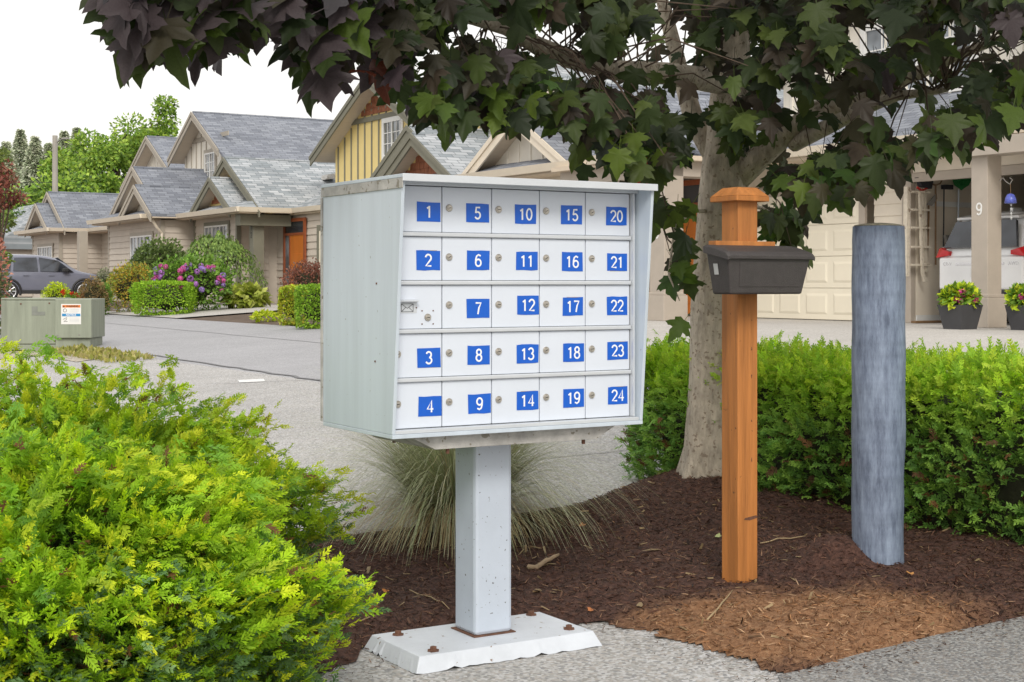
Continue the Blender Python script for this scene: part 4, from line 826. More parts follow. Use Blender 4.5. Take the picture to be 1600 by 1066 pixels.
    def garage_door(s, plane, ua, ub, h=2.13, trim='greige'):
        s.p(MB().box((plane - .05, ua - .14, G), (plane, ua, G + h + .16)).box((plane - .05, ub, G), (plane, ub + .14, G + h + .16)).box((plane - .05, ua, G + h), (plane, ub, G + h + .16)), 'garage_trim', trim)
        gd = s.p(MB().box((plane - .01, ua, G + .01), (plane - .002, ub, G + h)), 'garage_door', 'gdoor')
        nc = max(2, round((ub - ua) / .68)); rows = 4
        for r_ in range(rows):
            za, zb = G + .01 + (h - .01) * r_ / rows, G + .01 + (h - .01) * (r_ + 1) / rows
            sec = s.p(MB().box((plane - .038, ua, za + .004), (plane - .011, ub, zb - .004)), 'section', 'gdoor', gd, .004)
            for c_ in range(nc):
                x0 = ua + (ub - ua) * c_ / nc + .07; x1 = ua + (ub - ua) * (c_ + 1) / nc - .07
                mm = MB(); q0 = [(plane - .0385, x0, za + .09), (plane - .0385, x1, za + .09), (plane - .0385, x1, zb - .09), (plane - .0385, x0, zb - .09)]
                q1 = [(plane - .052, x0 + .04, za + .13), (plane - .052, x1 - .04, za + .13), (plane - .052, x1 - .04, zb - .13), (plane - .052, x0 + .04, zb - .13)]
                mm.add(q0 + q1, [(4, 7, 6, 5)] + [(i, 4 + i, 4 + (i + 1) % 4, (i + 1) % 4) for i in range(4)]); s.p(mm, 'panel', 'gdoor', gd)
def low_house(name, label, uc, hw, v0, sc, shw, ublk0, ublk1, roofs, trim, wallm, gw, batt, shake, soff='soffit', bay=(1, 1), vback=17.0, corner=None, win=None, maindz=0):
    h = House(name, label, v0, uc); rv, ru = roofs; vg = v0 + .55
    h.gable(uc, hw, vg, v0 + 9.5, ZE + maindz, rv, trim, soff, gw, batten=batt, shake=False, nb=14, wall_set=.35)
    h.gable(sc, shw, v0 + .05, v0 + 2.2, ZE + .02, rv, trim, soff, gw, batten=None if shake else batt, shake=shake, nb=9, wall_set=.4)
    a_, b_ = uc - hw, uc + hw; h.p(MB().add([(v0 - .12, a_, ZE - .06), (v0 - .12, b_, ZE - .06), (v0 - .12, b_, ZE), (v0 - .12, a_, ZE), (v0 + 1.0, a_ + .75, ZE + .42), (v0 + 1.0, b_ - .75, ZE + .42), (v0 + 1, a_ + .02, ZE), (v0 + 1, b_ - .02, ZE)], [(0, 3, 2, 1), (3, 4, 5, 2), (3, 6, 4), (2, 5, 7)]), 'pent_roof', ru)
    h.p(MB().box((v0 - .06, uc - hw + .05, ZE - .16), (v0 + .6, uc + hw - .05, ZE - .065)), 'eave_soffit', soff)
    mb = MB(); clap(mb, 0, v0 + .5, ublk0, ublk1, G, ZE - .16, -1); clap(mb, 1, ublk0, v0 + .5, vback, G, ZE - .16, -1); clap(mb, 1, ublk1, v0 + .5, v0 + 9, G, ZE - .16, 1); h.p(mb, 'siding', wallm)
    h.p(MB().box((v0 + .505, ublk0 + .005, G), (v0 + 9, ublk1 - .005, ZE - .17)), 'wall', wallm)
    cm = corner or trim
    for (vv, uu) in ((v0 + .5, ublk0), (v0 + .5, ublk1)): h.p(MB().box((vv - .035, uu - .06, G), (vv + .10, uu + .06, ZE - .165)), 'corner_board', cm)
    if win: h.window(0, v0 + .47, win[0], win[1], win[2], win[3], 3, trim=cm)
    h.gutter([(v0 - .12, uc - hw), (v0 - .12, uc + hw)])
    return h
RA = ('roofA_v', 'roofA_u'); RC = ('roofC_v', 'roofC_u')
def wing(h, v0, ua, ub, vb, z0, ru, rise=1.6, depth=3.4, soff='soffit'):
    h.p(MB().prism([(v0, ZE), (v0 + depth, ZE + rise), (v0 + depth, ZE + rise - .1), (v0, ZE - .08)], 1, ua, ub), 'wing_roof', ru)
    h.p(MB().box((v0 + .04, ua, ZE - .17), (vb, ub, ZE - .085)), 'porch_soffit', soff); h.gutter([(v0, ua), (v0, ub)])
def roof_vent(h, v, u, z, rf='alu_edge'): h.p(MB().prism([(v - .2, z), (v + .2, z + .05), (v + .2, z + .22), (v - .12, z + .16)], 1, u - .22, u + .22), 'roof_vent', rf)
# far unit by the grey car
hA = low_house('house', 'farthest low gabled house, behind the parked grey car', 62.3, 2.75, 14.8, 62.2, 1.85, 60.2, 64.6, RA, 'taupe_trim', 'taupe', 'ivory', 'ivory', False, win=(61.2, 63.6, G + .75, G + 2.15), vback=17)
wing(hA, 16.3, 52.6, 60.2, 17.4, ZE, 'roofA_u'); mb = MB(); clap(mb, 0, 17.0, 52.6, 60.2, G, ZE - .17, -1); hA.p(mb, 'siding', 'taupe'); hA.p(MB().box((17.01, 52.6, G), (22, 60.2, ZE - .18)), 'wall', 'taupe')
hA.column(15.7, 58.3, .17, 'taupe_trim', base=False); hA.door(16.95, 57.2, 58.7); hA.garage_door(16.95, 53.4, 55.9, trim='taupe_trim'); hA.gutter([(14.7, 59.6), (16.3, 59.6)])
roof_vent(hA, 18.9, 60.6, ZE + .62, 'winw')
hA.gable(57.4, 3.4, 18.0, 27, ZE + 1.75, 'roofA_v', 'taupe_trim', 'soffit', 'ivory', batten='ivory', nb=16, wbot=ZE, wm=3.0, pitch=.55)
# second unit, with its tall gable
hB = low_house('house', 'plum roofed house with white bay window and tall ivory gable behind', 49.3, 3.0, 14.45, 47.5, 1.7, 46.2, 52.0, RA, 'taupe_trim', 'taupe', 'ivory', 'ivory', False, win=(47.0, 49.3, G + .35, G + 2.2), vback=24)
hB.p(MB().tube([(14.55, 46.0, ZE - .1), (14.75, 46.05, ZE - .4), (14.95, 46.12, ZE - .6), (14.95, 46.12, G + .2)], .045, 8), 'downspout', 'cream_gutter'); hB.gutter([(14.4, 46.25), (15.3, 46.25)])
hB.gable(49.1, 2.55, 17.0, 28.5, ZE + 2.25, 'roofA_v', 'taupe_trim', 'soffit', 'ivory', batten='taupe_trim', nb=9, wbot=ZE, wm=2.3, pitch=.57)
hB.p(MB().box((17.46, 46.9, ZE + 2.75), (17.495, 51.3, ZE + 2.9)), 'belt_board', 'taupe_trim'); hB.window(0, 17.49, 48.2, 49.2, ZE + 1.3, ZE + 2.3, 2)
hB.p(MB().prism([(46.55, ZE + 2.25), (44.3, ZE + .97), (44.3, ZE + .87), (46.55, ZE + 2.15)], 0, 17.0, 28.5), 'lower_roof', 'roofA_v')
# third unit, yellow with silver roof
hC = low_house('house', 'silver roofed house with yellow gables and orange door behind hydrangeas', 43.4, 2.9, 15.5, 43.3, 1.75, 42.2, 45.95, RC, 'olive', 'taupe', 'yellow', 'olive', .62, win=(42.85, 44.9, G + 1.15, G + 2.42), vback=17)
wing(hC, 17.1, 33.0, 40.9, 17.6, ZE, 'roofC_u'); mb = MB(); clap(mb, 0, 17.3, 33.0, 42.2, G, ZE - .17, -1); hC.p(mb, 'siding', 'taupe'); hC.p(MB().box((17.31, 33.0, G), (23, 42.2, ZE - .18)), 'wall', 'taupe')
hC.column(16.25, 41.25, .17, 'olive', num='12', nz=2.94); hC.p(MB().box((15.6, 40.9, ZE - .5), (17.2, 41.3, ZE - .171)), 'porch_beam', 'olive'); hC.door(17.25, 40.0, 41.4); hC.garage_door(17.25, 35.6, 38.9, trim='olive'); hC.gutter([(15.4, 40.55), (17.1, 40.55)])
roof_vent(hC, 19.0, 42.2, ZE + 1.02)
gwl, wv, zr = hC.gable(37.4, 3.85, 18.0, 28, ZE + 1.62, 'roofC_v', 'olive', 'soffit', 'yellow', batten='olive', nb=14, wbot=ZE + .3, wm=3.2, pitch=.52, shake=.85)
hC.p(MB().box((18.45, 34.2, zr - 1.18), (18.498, 40.6, zr - 1.04)), 'belt_board', 'olive'); hC.window(0, 18.49, 36.2, 37.3, ZE + 1.35, ZE + 2.35, 2, trim='winw')
# its mirrored neighbour, mostly behind the mailbox
hE = low_house('house', 'silver roofed house with red shake gable peak just above the mailbox', 29.9, 2.4, 14.9, 28.75, 1.85, 27.3, 32.0, RC, 'olive', 'taupe', 'yellow', 'olive', .75, vback=24)
hE.gable(30.0, 2.5, 17.2, 27, ZE + 1.65, 'roofC_v', 'olive', 'soffit', 'yellow', batten='olive', nb=9, wbot=ZE, wm=2.2)
# unit ten
hD = low_house('house', 'cream gabled house numbered 10 with closed garage, behind the maple', 23.9, 2.7, 14.9, 24.5, 1.95, 22.7, 26.3, RA, 'cream_gutter', 'cream_sid', 'ivory', 'ivory', False, vback=17.2, corner='greige', maindz=.15)
wing(hD, 16.6, 12.0, 22.0, 17.3, ZE, 'roofA_u'); 
hD.p(MB().box((17.36, 20.5, G), (23, 26, ZE - .18)), 'wall', 'cream_sid'); hD.p(MB().box((17.36, 17.4, G + 2.2), (23, 20.5, ZE - .18)), 'wall', 'cream_sid')
def planks(h, plane, ua, ub, z0, z1, mat):
    n = round((z1 - z0) / .19); e = (z1 - z0) / n
    for i in range(n): h.p(MB().prism([(plane - .022, z0 + i * e), (plane - .004, z0 + (i + 1) * e + .01), (plane + .01, z0 + (i + 1) * e + .01), (plane + .01, z0 + i * e)], 1, ua, ub), 'siding_board', mat)
planks(hD, 17.35, 20.36, 21.25, G, ZE - .18, 'cream_sid'); planks(hD, 17.35, 17.42, 20.3, G + 2.32, ZE - .18, 'cream_sid'); planks(hD, 17.35, 16.62, 17.24, G, ZE - .18, 'cream_sid')
hD.garage_door(17.3, 17.5, 20.15); hD.door(17.2, 21.4, 22.55); hD.column(14.95, 19.6, .20, 'greige', num='10'); hD.p(MB().box((14.8, 19.4, ZE - .42), (16.6, 19.8, ZE - .171)), 'porch_beam', 'greige'); hD.p(MB().box((14.8, 19.81, ZE - .42), (15.1, 22.6, ZE - .171)), 'porch_beam', 'greige')
hD.p(MB().box((14.6, 19.2, ZE - .17), (16.6, 22.6, ZE - .09)), 'porch_soffit', 'soffit'); hD.gutter([(14.6, 19.2), (14.6, 21.2)])
hD.p(MB().prism([(14.6, ZE), (16.7, ZE + .9), (16.7, ZE + .8), (14.6, ZE - .08)], 1, 19.2, 21.4), 'porch_roof', 'roofA_u')
hD.gable(17.4, 3.85, 18.0, 28, ZE + 1.62, 'roofA_v', 'cream_gutter', 'soffit', 'ivory', batten='ivory', nb=14, wbot=ZE + .3, wm=3.3, pitch=.52)
hD.window(0, 18.49, 16.2, 18.6, ZE + 1.0, ZE + 2.2, 3, trim='winw')
# unit nine: the open garage
h9 = House('house', 'cream house with open garage numbered 9 at the right edge', 17.3, 14.5)
h9.p(MB().box((17.30, 16.42, G), (17.40, 16.61, ZE - .18)), 'garage_trim', 'greige', bevel=.006); h9.p(MB().box((17.30, 13.82, G), (17.40, 13.98, ZE - .18)), 'garage_trim', 'greige', bevel=.006); h9.p(MB().box((17.31, 13.985, G + 2.20), (17.40, 16.415, G + 2.34)), 'garage_trim', 'greige', bevel=.006)
planks(h9, 17.35, 13.99, 16.41, G + 2.345, ZE - .18, 'cream_sid'); planks(h9, 17.35, 9.0, 13.81, G, ZE - .18, 'cream_sid')
h9.p(MB().box((17.41, 16.42, G), (24, 16.55, ZE - .19)), 'garage_wall', M.setdefault('garpaint', plain('garage_drywall', (.80, .72, .60), .8, .04, 2)))
h9.p(MB().box((17.41, 13.7, G), (24, 13.83, ZE - .19)), 'garage_wall', 'garpaint'); h9.p(MB().box((24, 13.7, G), (24.12, 16.55, ZE - .19)), 'garage_wall', 'garpaint'); h9.p(MB().box((17.41, 13.835, G + 2.55), (24, 16.415, G + 2.6)), 'garage_ceiling', 'garpaint')
h9.p(MB().box((17.405, 16.395, G + .005), (23.9, 16.415, G + .12)), 'baseboard', 'winw'); h9.p(MB().box((17.75, 16.39, 2.52), (18.75, 16.418, 2.60)), 'tool_rail', 'winw')
h9.p(MB().box((17.41, 9, G), (23, 13.69, ZE - .2)), 'wall', 'cream_sid')
h9.column(16.45, 14.2, .145, 'greige', num='9'); h9.p(MB().box((16.2, 8, ZE - .42), (16.6, 14.4, ZE - .175)), 'porch_beam', 'greige')
h9.gable(8.5, 3.0, 15.9, 24, ZE + .02, 'roofA_v', 'cream_gutter', 'soffit', 'ivory', wall_set=.3)
GI = 16.385                                             # things hung on the garage's side wall
def gpt(px, py, du=0): v, u, z = on_u(px, py, GI - du); return (v, u, z)
def hung(name, label, cat, px, py, parts):
    v, u, z = gpt(px, py); t = sthing(name, label, cat, v, u, z)
    for nm, mat, mb in parts: mb.build(nm, mat, t, (v, u, z))
M['woodold'] = plain('spattered_wood', (.62, .56, .46), .85, .15, 20, .3, spots=((.30, .24, .18), 9, .62)); M['handle'] = plain('handle_wood', (.20, .12, .06), .7, .2, 20); M['dark'] = plain('dark_bristle', (.025, .025, .03), .8); M['redp'] = plain('red_plastic', (.5, .03, .02), .4); M['greenp'] = plain('green_plastic', (.03, .22, .06), .5, .2, 30); M['greyp'] = plain('grey_metal', (.25, .24, .22), .5)
def bar(p, q, w, dp): return MB().add([(p[0] - w, p[1] - dp, p[2]), (p[0] + w, p[1] - dp, p[2]), (p[0] + w, p[1] + dp, p[2]), (p[0] - w, p[1] + dp, p[2]), (q[0] - w, q[1] - dp, q[2]), (q[0] + w, q[1] - dp, q[2]), (q[0] + w, q[1] + dp, q[2]), (q[0] - w, q[1] + dp, q[2])], [(0, 1, 2, 3), (7, 6, 5, 4), (0, 4, 5, 1), (1, 5, 6, 2), (2, 6, 7, 3), (3, 7, 4, 0)])
lad = [('rail', 'woodold', bar(gpt(1417, 292, .05), gpt(1416, 432, .05), .03, .04)), ('rail', 'woodold', bar(gpt(1442, 294, .05), gpt(1445, 425, .05), .03, .04)), ('rear_leg', 'woodold', bar(gpt(1437, 300, .12), gpt(1441, 425, .12), .02, .02)), ('rear_foot', 'woodold', bar(gpt(1441, 425, .12), gpt(1446, 441, .12), .025, .02))]
for y_ in (300, 328, 356, 386, 414): lad.append(('step', 'woodold', MB().box((gpt(1416, y_)[0], GI - .13, gpt(1416, y_)[2] - .015), (gpt(1445, y_)[0], GI - .03, gpt(1416, y_)[2] + .015))))
hung('stepladder', 'paint spattered wooden stepladder hanging on the garage wall', 'ladder', 1430, 360, lad)
def fan(px, py, w, h, n=9):
    mb = MB()
    for i in range(n):
        t_ = (i / (n - 1) - .5); a = gpt(px, py + h); b = gpt(px + t_ * w, py); mb.tube([(a[0], a[1] - .04, a[2]), (b[0], b[1] - .06, b[2])], .012, 4)
    return mb
hung('broom', 'black broom head with red edge hung above the stepladder', 'broom', 1438, 285, [('head', 'dark', MB().prism([(gpt(1426, 278)[0], gpt(1426, 278)[2]), (gpt(1450, 281)[0], gpt(1450, 281)[2]), (gpt(1447, 296)[0], gpt(1447, 296)[2]), (gpt(1432, 292)[0], gpt(1432, 292)[2])], 1, GI - .12, GI - .04)), ('red_edge', 'redp', MB().tube([gpt(1433, 293, .08), gpt(1440, 298, .08), gpt(1448, 294, .08)], .02, 6))])
hung('shovel', 'grey bladed shovel hanging beside the stepladder', 'shovel', 1452, 320, [('blade', 'greyp', MB().prism([(gpt(1444, 320)[0], gpt(1444, 320)[2]), (gpt(1459, 302)[0], gpt(1459, 302)[2]), (gpt(1460, 311)[0], gpt(1460, 311)[2]), (gpt(1452, 322)[0], gpt(1452, 322)[2])], 1, GI - .06, GI - .045)), ('shaft', 'handle', MB().tube([gpt(1451, 321, .05), gpt(1451, 340, .05), gpt(1448, 420, .05)], .017, 6))])
hung('garden_rake', 'long handled rake with wire head on the garage wall', 'rake', 1462, 340, [('shaft', 'handle', MB().tube([gpt(1462, 288, .05), gpt(1462, 414, .05)], .016, 6)), ('head', 'handle', MB().tube([gpt(1452, 280, .05), gpt(1456, 287, .05), gpt(1462, 290, .05), gpt(1469, 287, .05), gpt(1473, 280, .05), gpt(1452, 280, .05)], .012, 5))])
hung('push_broom', 'thin black broom hanging right of the rake', 'broom', 1475, 330, [('head', 'dark', MB().box((gpt(1468, 290)[0], GI - .1, gpt(1468, 296)[2]), (gpt(1482, 290)[0], GI - .03, gpt(1468, 289)[2]))), ('shaft', 'dark', MB().tube([gpt(1475, 296, .06), gpt(1474, 405, .06)], .012, 6))])
hung('dustpan', 'grey dustpan hanging on the black broom', 'dustpan', 1475, 376, [('pan', 'greyp', MB().prism([(gpt(1468, 368)[0], gpt(1468, 368)[2]), (gpt(1483, 368)[0], gpt(1483, 368)[2]), (gpt(1481, 380)[0], gpt(1481, 380)[2]), (gpt(1474, 386)[0], gpt(1474, 386)[2]), (gpt(1470, 380)[0], gpt(1470, 380)[2])], 1, GI - .13, GI - .08)), ('grip', 'winw', MB().tube([gpt(1474, 386, .1), gpt(1474, 398, .1)], .016, 6))])
hung('leaf_rake', 'green plastic leaf rake hanging head up in the garage', 'rake', 1499, 300, [('head', 'greenp', fan(1499, 277, 36, 20).prism([(gpt(1483, 276)[0], gpt(1483, 276)[2]), (gpt(1517, 276)[0], gpt(1517, 276)[2]), (gpt(1510, 290)[0], gpt(1510, 290)[2]), (gpt(1499, 297)[0], gpt(1499, 297)[2]), (gpt(1488, 290)[0], gpt(1488, 290)[2])], 1, GI - .05, GI - .04)), ('shaft', 'alu', MB().tube([gpt(1498, 296, .05), gpt(1497, 366, .05)], .014, 6))])
pv, pu, pz_ = on_u(1450, 500, 16.2); tag(MB().box((-.32, -.05, 0), (.32, .05, .035)).build('plank', 'handle', loc=W(pv, pu, G + .004), rotz=ANG, bevel=.003), 'short brown plank on the garage floor', 'plank')
# wind chime on the column
wc = sthing('wind_chime', 'blue glass bell wind chime hanging by the garage column', 'wind chime', 16.45, 13.85, 2.1)
def wpt(px, py): v, u, z = on_v(px, py, 16.45); return (v, u, z)
WO = (16.45, 13.85, 2.1)
MB().tube([wpt(1562, 283), wpt(1567, 278), wpt(1572, 284), wpt(1578, 288), wpt(1582, 281), wpt(1578, 278)], .008, 6).build('hook', 'greyp', wc, WO); MB().tube([wpt(1579, 285), wpt(1579, 304)], .004, 5).build('cord', 'handle', wc, WO)
b0 = wpt(1579, 311); MB().lathe([(.015, .075), (.05, .06), (.075, 0), (.082, -.06), (.07, -.062)], b0, 14).build('bell', M.setdefault('cobalt', plain('cobalt_glass', (.10, .13, .5), .25, .4, 30)), wc, WO, smooth=True)
for i, y_ in enumerate((320, 327, 334, 341)): q = wpt(1580, y_); MB().lathe([(.003, .025), (.016, 0), (.003, -.025)], q, 8).build('bead', 'stick', wc, WO)

# ------------------------------------------------------------------ plants
leafq = np.array([(0, 0, 0), (.30, .45, .06), (0, 1, -.05), (-.30, .45, .06)]); leaff = np.array([(0, 1, 2, 3)])
def shrub(name, label, cat, c, r, n, size, cols, group=None, core=True, box=False, shell=.35, hang=0, stem=None, ccol='core', lump=.12, zmin=.02, tall=1.0):
    t = thing(name, label, cat, (c[0], c[1], c[2]), 0, group)
    d = unit(rng.normal(0, 1, (n, 3))); d[:, 2] = np.where((d[:, 2] < -.3) & (rng.random(n) < .45), -d[:, 2], d[:, 2])
    rr = 1 - shell * rng.random(n) ** 1.6; ph = np.arctan2(d[:, 1], d[:, 0]); rr = rr * (1 + lump * np.sin(4 * ph + 3 * d[:, 2] + c[0]) + lump * .7 * np.sin(9 * ph - 7 * d[:, 2]))
    if box: q = d / np.max(np.abs(d), axis=1, keepdims=True); d2 = q * .75 + unit(d) * .25
    else: d2 = d
    p = d2 * rr[:, None] * np.array(r); p[:, 2] += r[2] * (tall if not box else 1); p[:, 2] = np.maximum(p[:, 2], zmin)
    td = unit(d + rng.normal(0, .6, (n, 3)) + [0, 0, .1 - hang]); up = unit(d * .6 + rng.normal(0, .5, (n, 3)) + [0, 0, .8])
    scatter('foliage', leafq, leaff, p, frames(td, up), rng.uniform(.7, 1.3, n) * size, pick(cols, n, .22), 'leaf', t)
    if core: blob('dark_core', (0, 0, r[2]), r, t, ccol, .62 if not box else .70)
    if stem: MB().tube([(0, 0, -.05), (.03, 0, r[2] * .5), (0, .03, r[2])], [stem, stem * .8, stem * .5], 8).build('stem', 'twig', t)
    return t
def place(px0, px1, ytop, ybase, dd=None):
    """a plant that spans px0..px1 and ytop..ybase, standing on the ground"""
    pm = (px0 + px1) / 2
    if dd is None: v, u, z = on_g(pm, ybase); X, Y, _ = W(v, u); d = Y
    else: d = dd; X = ray(pm, 0)[0] * d; Y = d; z = gz(X, Y)
    return (X, Y, z), (px1 - px0) / 2 * d / FPX, max(.1, (CAMZ + (HOR - ytop) / FPX * d) - z) / 2, d
GRN = [(.19, .36, .05), (.14, .28, .04), (.25, .42, .06)]; LIME = [(.55, .68, .03), (.42, .58, .03), (.64, .70, .05)]
def sh(name, label, cat, px0, px1, yt, yb, n, size, cols, dd=None, **kw):
    c, rx, rz, d = place(px0, px1, yt, yb, dd); return shrub(name, label, cat, (c[0], c[1] + .0, c[2]), (rx, min(rx, 1.1), rz), n, size, cols, **kw), c, rx, rz, d
MIDG = 'shrubs along the far side of the lane'
sh('clipped_hedge', 'low square clipped bright green hedge left of the hydrangea', 'hedge', 212, 302, 441, 489, 8000, .055, [(.30, .52, .03), (.24, .45, .03), (.40, .60, .05)], 36.4, group=MIDG, box=True, shell=.12, lump=.02)
sh('rusty_shrub', 'rust tipped green shrub behind the square clipped hedge', 'shrub', 166, 252, 415, 482, 3800, .075, [(.48, .38, .05), (.32, .36, .05), (.54, .34, .06), (.22, .30, .05)], 39.5, group=MIDG)
sh('upright_shrub', 'small dome of green foliage left of the rust tipped shrub', 'shrub', 147, 175, 443, 484, 1500, .05, GRN, 38.5, group=MIDG)
sh('round_shrub', 'small bright yellow green ball shrub before the grey car', 'shrub', 68, 108, 443, 470, 1700, .06, LIME, 40, group=MIDG)
sh('bronze_shrub', 'low bronze shrub between red flowers and green dome', 'shrub', 124, 166, 436, 474, 1500, .06, [(.26, .17, .07), (.32, .22, .09), (.18, .16, .06)], 38, group=MIDG)
sh('pale_shrub', 'pale grey green shrub beside the far house wall', 'shrub', 150, 176, 420, 445, 900, .07, [(.32, .34, .22), (.24, .27, .16)], 46, group=MIDG)
sh('rhododendron', 'dark green rhododendron mound below the bay window', 'shrub', 203, 296, 378, 470, 3800, .11, [(.15, .22, .06), (.11, .17, .05), (.20, .27, .08)], 42.5, group=MIDG)
sh('clipped_shrub', 'clipped yellow green shrub nearest the mailbox side', 'shrub', 438, 480, 449, 507, 4500, .055, [(.50, .58, .05), (.56, .50, .06), (.36, .5, .05)], group=MIDG, box=True, shell=.15, lump=.03)
sh('clipped_shrub', 'clipped green shrub partly hidden behind the mailbox', 'shrub', 464, 530, 447, 512, 5000, .055, [(.28, .48, .04), (.22, .40, .04), (.36, .54, .05)], group=MIDG, box=True, shell=.15, lump=.03)
sh('red_shrub', 'dark red feathery shrub in front of the orange door', 'shrub', 444, 522, 411, 470, 2600, .07, [(.26, .10, .07), (.34, .15, .10), (.20, .11, .08)], 37, group=MIDG)
sh('low_plant', 'small weedy plant at the edge of the driveway', 'plant', 395, 436, 489, 501, 260, .09, LIME, group=MIDG, core=False)
tr_, c, rx, rz, d = sh('hosta', 'yellow green hosta beside the porch column', 'plant', 358, 412, 453, 481, 420, .26, [(.34, .40, .05), (.26, .34, .04), (.42, .46, .10)], group=MIDG, hang=.3, shell=.6)
def hydrangea(label, px0, px1, yt, yb, n, size, nfl, fsize, fcols, dd=None, leafc=GRN, group=MIDG, z0=None, cc=None):
    c, rx, rz, d = place(px0, px1, yt, yb, dd)
    if cc: c, rx, rz = cc
    t = shrub('hydrangea', label, 'flowering shrub', c, (rx, rx * .8, rz), n, size, leafc, group=group)
    ft_ = np.array([(0, 0, 0), (.5, .2, .1), (0, 1, 0), (-.5, .2, .1)])
    for i in range(nfl):
        a = random.uniform(-2.7, -.4); e = random.uniform(-.25, .85); q = Vector((math.cos(a) * math.cos(e) * rx * 1.02, math.sin(a) * math.cos(e) * rx * .85, rz + math.sin(e) * rz * 1.0))
        nn = 90; dd_ = unit(rng.normal(0, 1, (nn, 3))); s_ = fsize * random.uniform(.75, 1.2)
        o = scatter('flower_head', ft_, np.array([(0, 1, 2, 3)]), dd_ * s_ * .8, frames(unit(np.cross(dd_, rng.normal(0, 1, (nn, 3)))), dd_), s_ * .45, pick([random.choice(fcols)], nn, .15), 'petal', t); o.location = q
    return t
hydrangea('big hydrangea with pink and purple flower heads before the yellow house', 232, 362, 404, 487, 4200, .10, 42, .085, [(.62, .10, .38), (.50, .22, .62), (.42, .28, .66), (.70, .14, .42)], 37.6)
# weeping tree by the porch
c, rx, rz, d = place(268, 412, 358, 470, 41.5)
wt = thing('weeping_tree', 'small weeping tree with drooping green branches by the porch', 'tree', c)
MB().tube([(.3, 0, -.05), (.35, 0, .7), (.2, 0, 1.4), (0, 0, 1.8)], [.07, .06, .05, .03], 8).build('trunk', 'twig', wt)
n = 4200; a = rng.uniform(0, 6.28, n); k = rng.random(n) ** .6 * (1 + .16 * np.sin(a * 3 + 1)); hgt = (1.95 + .12 * np.sin(a * 4 + k * 6)) * np.sqrt(np.clip(1 - (k * .86) ** 2, 0, 1)) * (1 + .05 * np.sin(a * 5)); drop = rng.random(n) ** 2 * np.where(k > .6, 1.0, .35) * (1 + .5 * np.sin(a * 9))
p = np.stack([np.cos(a) * k * 1.25, np.sin(a) * k * 1.0, np.maximum(hgt - np.abs(drop), .35)], 1)
scatter('foliage', leafq, leaff, p, frames(unit(np.stack([np.cos(a) * .4, np.sin(a) * .4, -np.ones(n)], 1) + rng.normal(0, .3, (n, 3))), unit(np.stack([np.cos(a), np.sin(a), np.ones(n) * .8], 1) + rng.normal(0, .3, (n, 3)))), rng.uniform(.07, .12, n), pick([(.19, .30, .07), (.26, .38, .09), (.13, .22, .05)], n), 'leaf', wt)
for i in range(7):
    a = i * .9; MB().tube([(0, 0, 1.7), (math.cos(a) * .5, math.sin(a) * .4, 1.78), (math.cos(a) * .95, math.sin(a) * .75, 1.25)], [.025, .015, .006], 5).build('branch', 'twig', wt)
# planters at the garage
def planter(px0, px1, ytop, yb, label, d):
    X = ray((px0 + px1) / 2, 0)[0] * d; w = (px1 - px0) / 2 * d / FPX * .72; hh = .33
    t = thing('planter', label + ' planter', 'planter', (X, d, G), ANG, 'charcoal planters by the garage')
    q = [(sx * w * f, sy * w * f, z_) for f, z_ in ((.72, 0), (1, hh), (.9, hh), (.86, hh - .04)) for sx, sy in ((-1, -1), (1, -1), (1, 1), (-1, 1))]
    MB().add(q, [(3, 2, 1, 0)] + [(k * 4 + i, k * 4 + (i + 1) % 4, k * 4 + 4 + (i + 1) % 4, k * 4 + 4 + i) for k in range(3) for i in range(4)]).build('pot', M.setdefault('charcoal', plain('charcoal_resin', (.055, .055, .06), .6, .1)), t); MB().box((-w * .86, -w * .86, hh - .05), (w * .86, w * .86, hh - .035)).build('soil', 'soil', t)
    hydrangea(label.replace('charcoal square', 'lime leaved') + ' hydrangea with pink blooms', px0, px1, ytop, yb, 900, .11, 5, .06, [(.75, .06, .36), (.70, .10, .42)], leafc=LIME + GRN, group='potted hydrangeas', cc=((X, d, G + hh - .06), w * .98, .14))
planter(1466, 1534, 450, 516, 'charcoal square left of garage column', 19.9); planter(1572, 1640, 452, 520, 'charcoal square right of garage column', 19.5)
# red flowers in a pot near the car
c, rx, rz, d = place(104, 134, 446, 472, 38.5)
fp = thing('flower_pot', 'grey pot of red flowers beside the yellow green ball', 'flower pot', c); MB().lathe([(.13, 0), (.2, .3), (.21, .3), (.18, .27)], n=14).build('pot', 'stick', fp)
scatter('foliage', leafq, leaff, unit(rng.normal(0, 1, (400, 3))) * [.28, .25, .16] + [0, 0, .42], frames(rng.normal(0, 1, (400, 3)), rng.normal(0, 1, (400, 3))), .08, pick(GRN, 400), 'leaf', fp)
for i in range(9): o = scatter('flower_head', leafq, leaff, unit(rng.normal(0, 1, (30, 3))) * .05, frames(rng.normal(0, 1, (30, 3)), rng.normal(0, 1, (30, 3))), .05, pick([(.6, .02, .015)], 30), 'petal', fp); o.location = (random.uniform(-.3, .3), random.uniform(-.3, 0), random.uniform(.4, .68))
# left edge: smoke bush and a red leaved tree
sh('smoke_bush', 'pink plumed smoke bush at the left edge of the frame', 'shrub', -60, 9, 342, 480, 2600, .09, [(.55, .24, .17), (.62, .32, .24), (.48, .18, .13)], 30, core=False, shell=.8, stem=.03)
sh('leafy_shrub', 'dark leafy shrub at left edge below the pink plumes', 'shrub', -50, 18, 405, 480, 900, .09, [(.10, .13, .05), (.16, .18, .06), (.07, .1, .05)], 29, core=False, shell=.7)

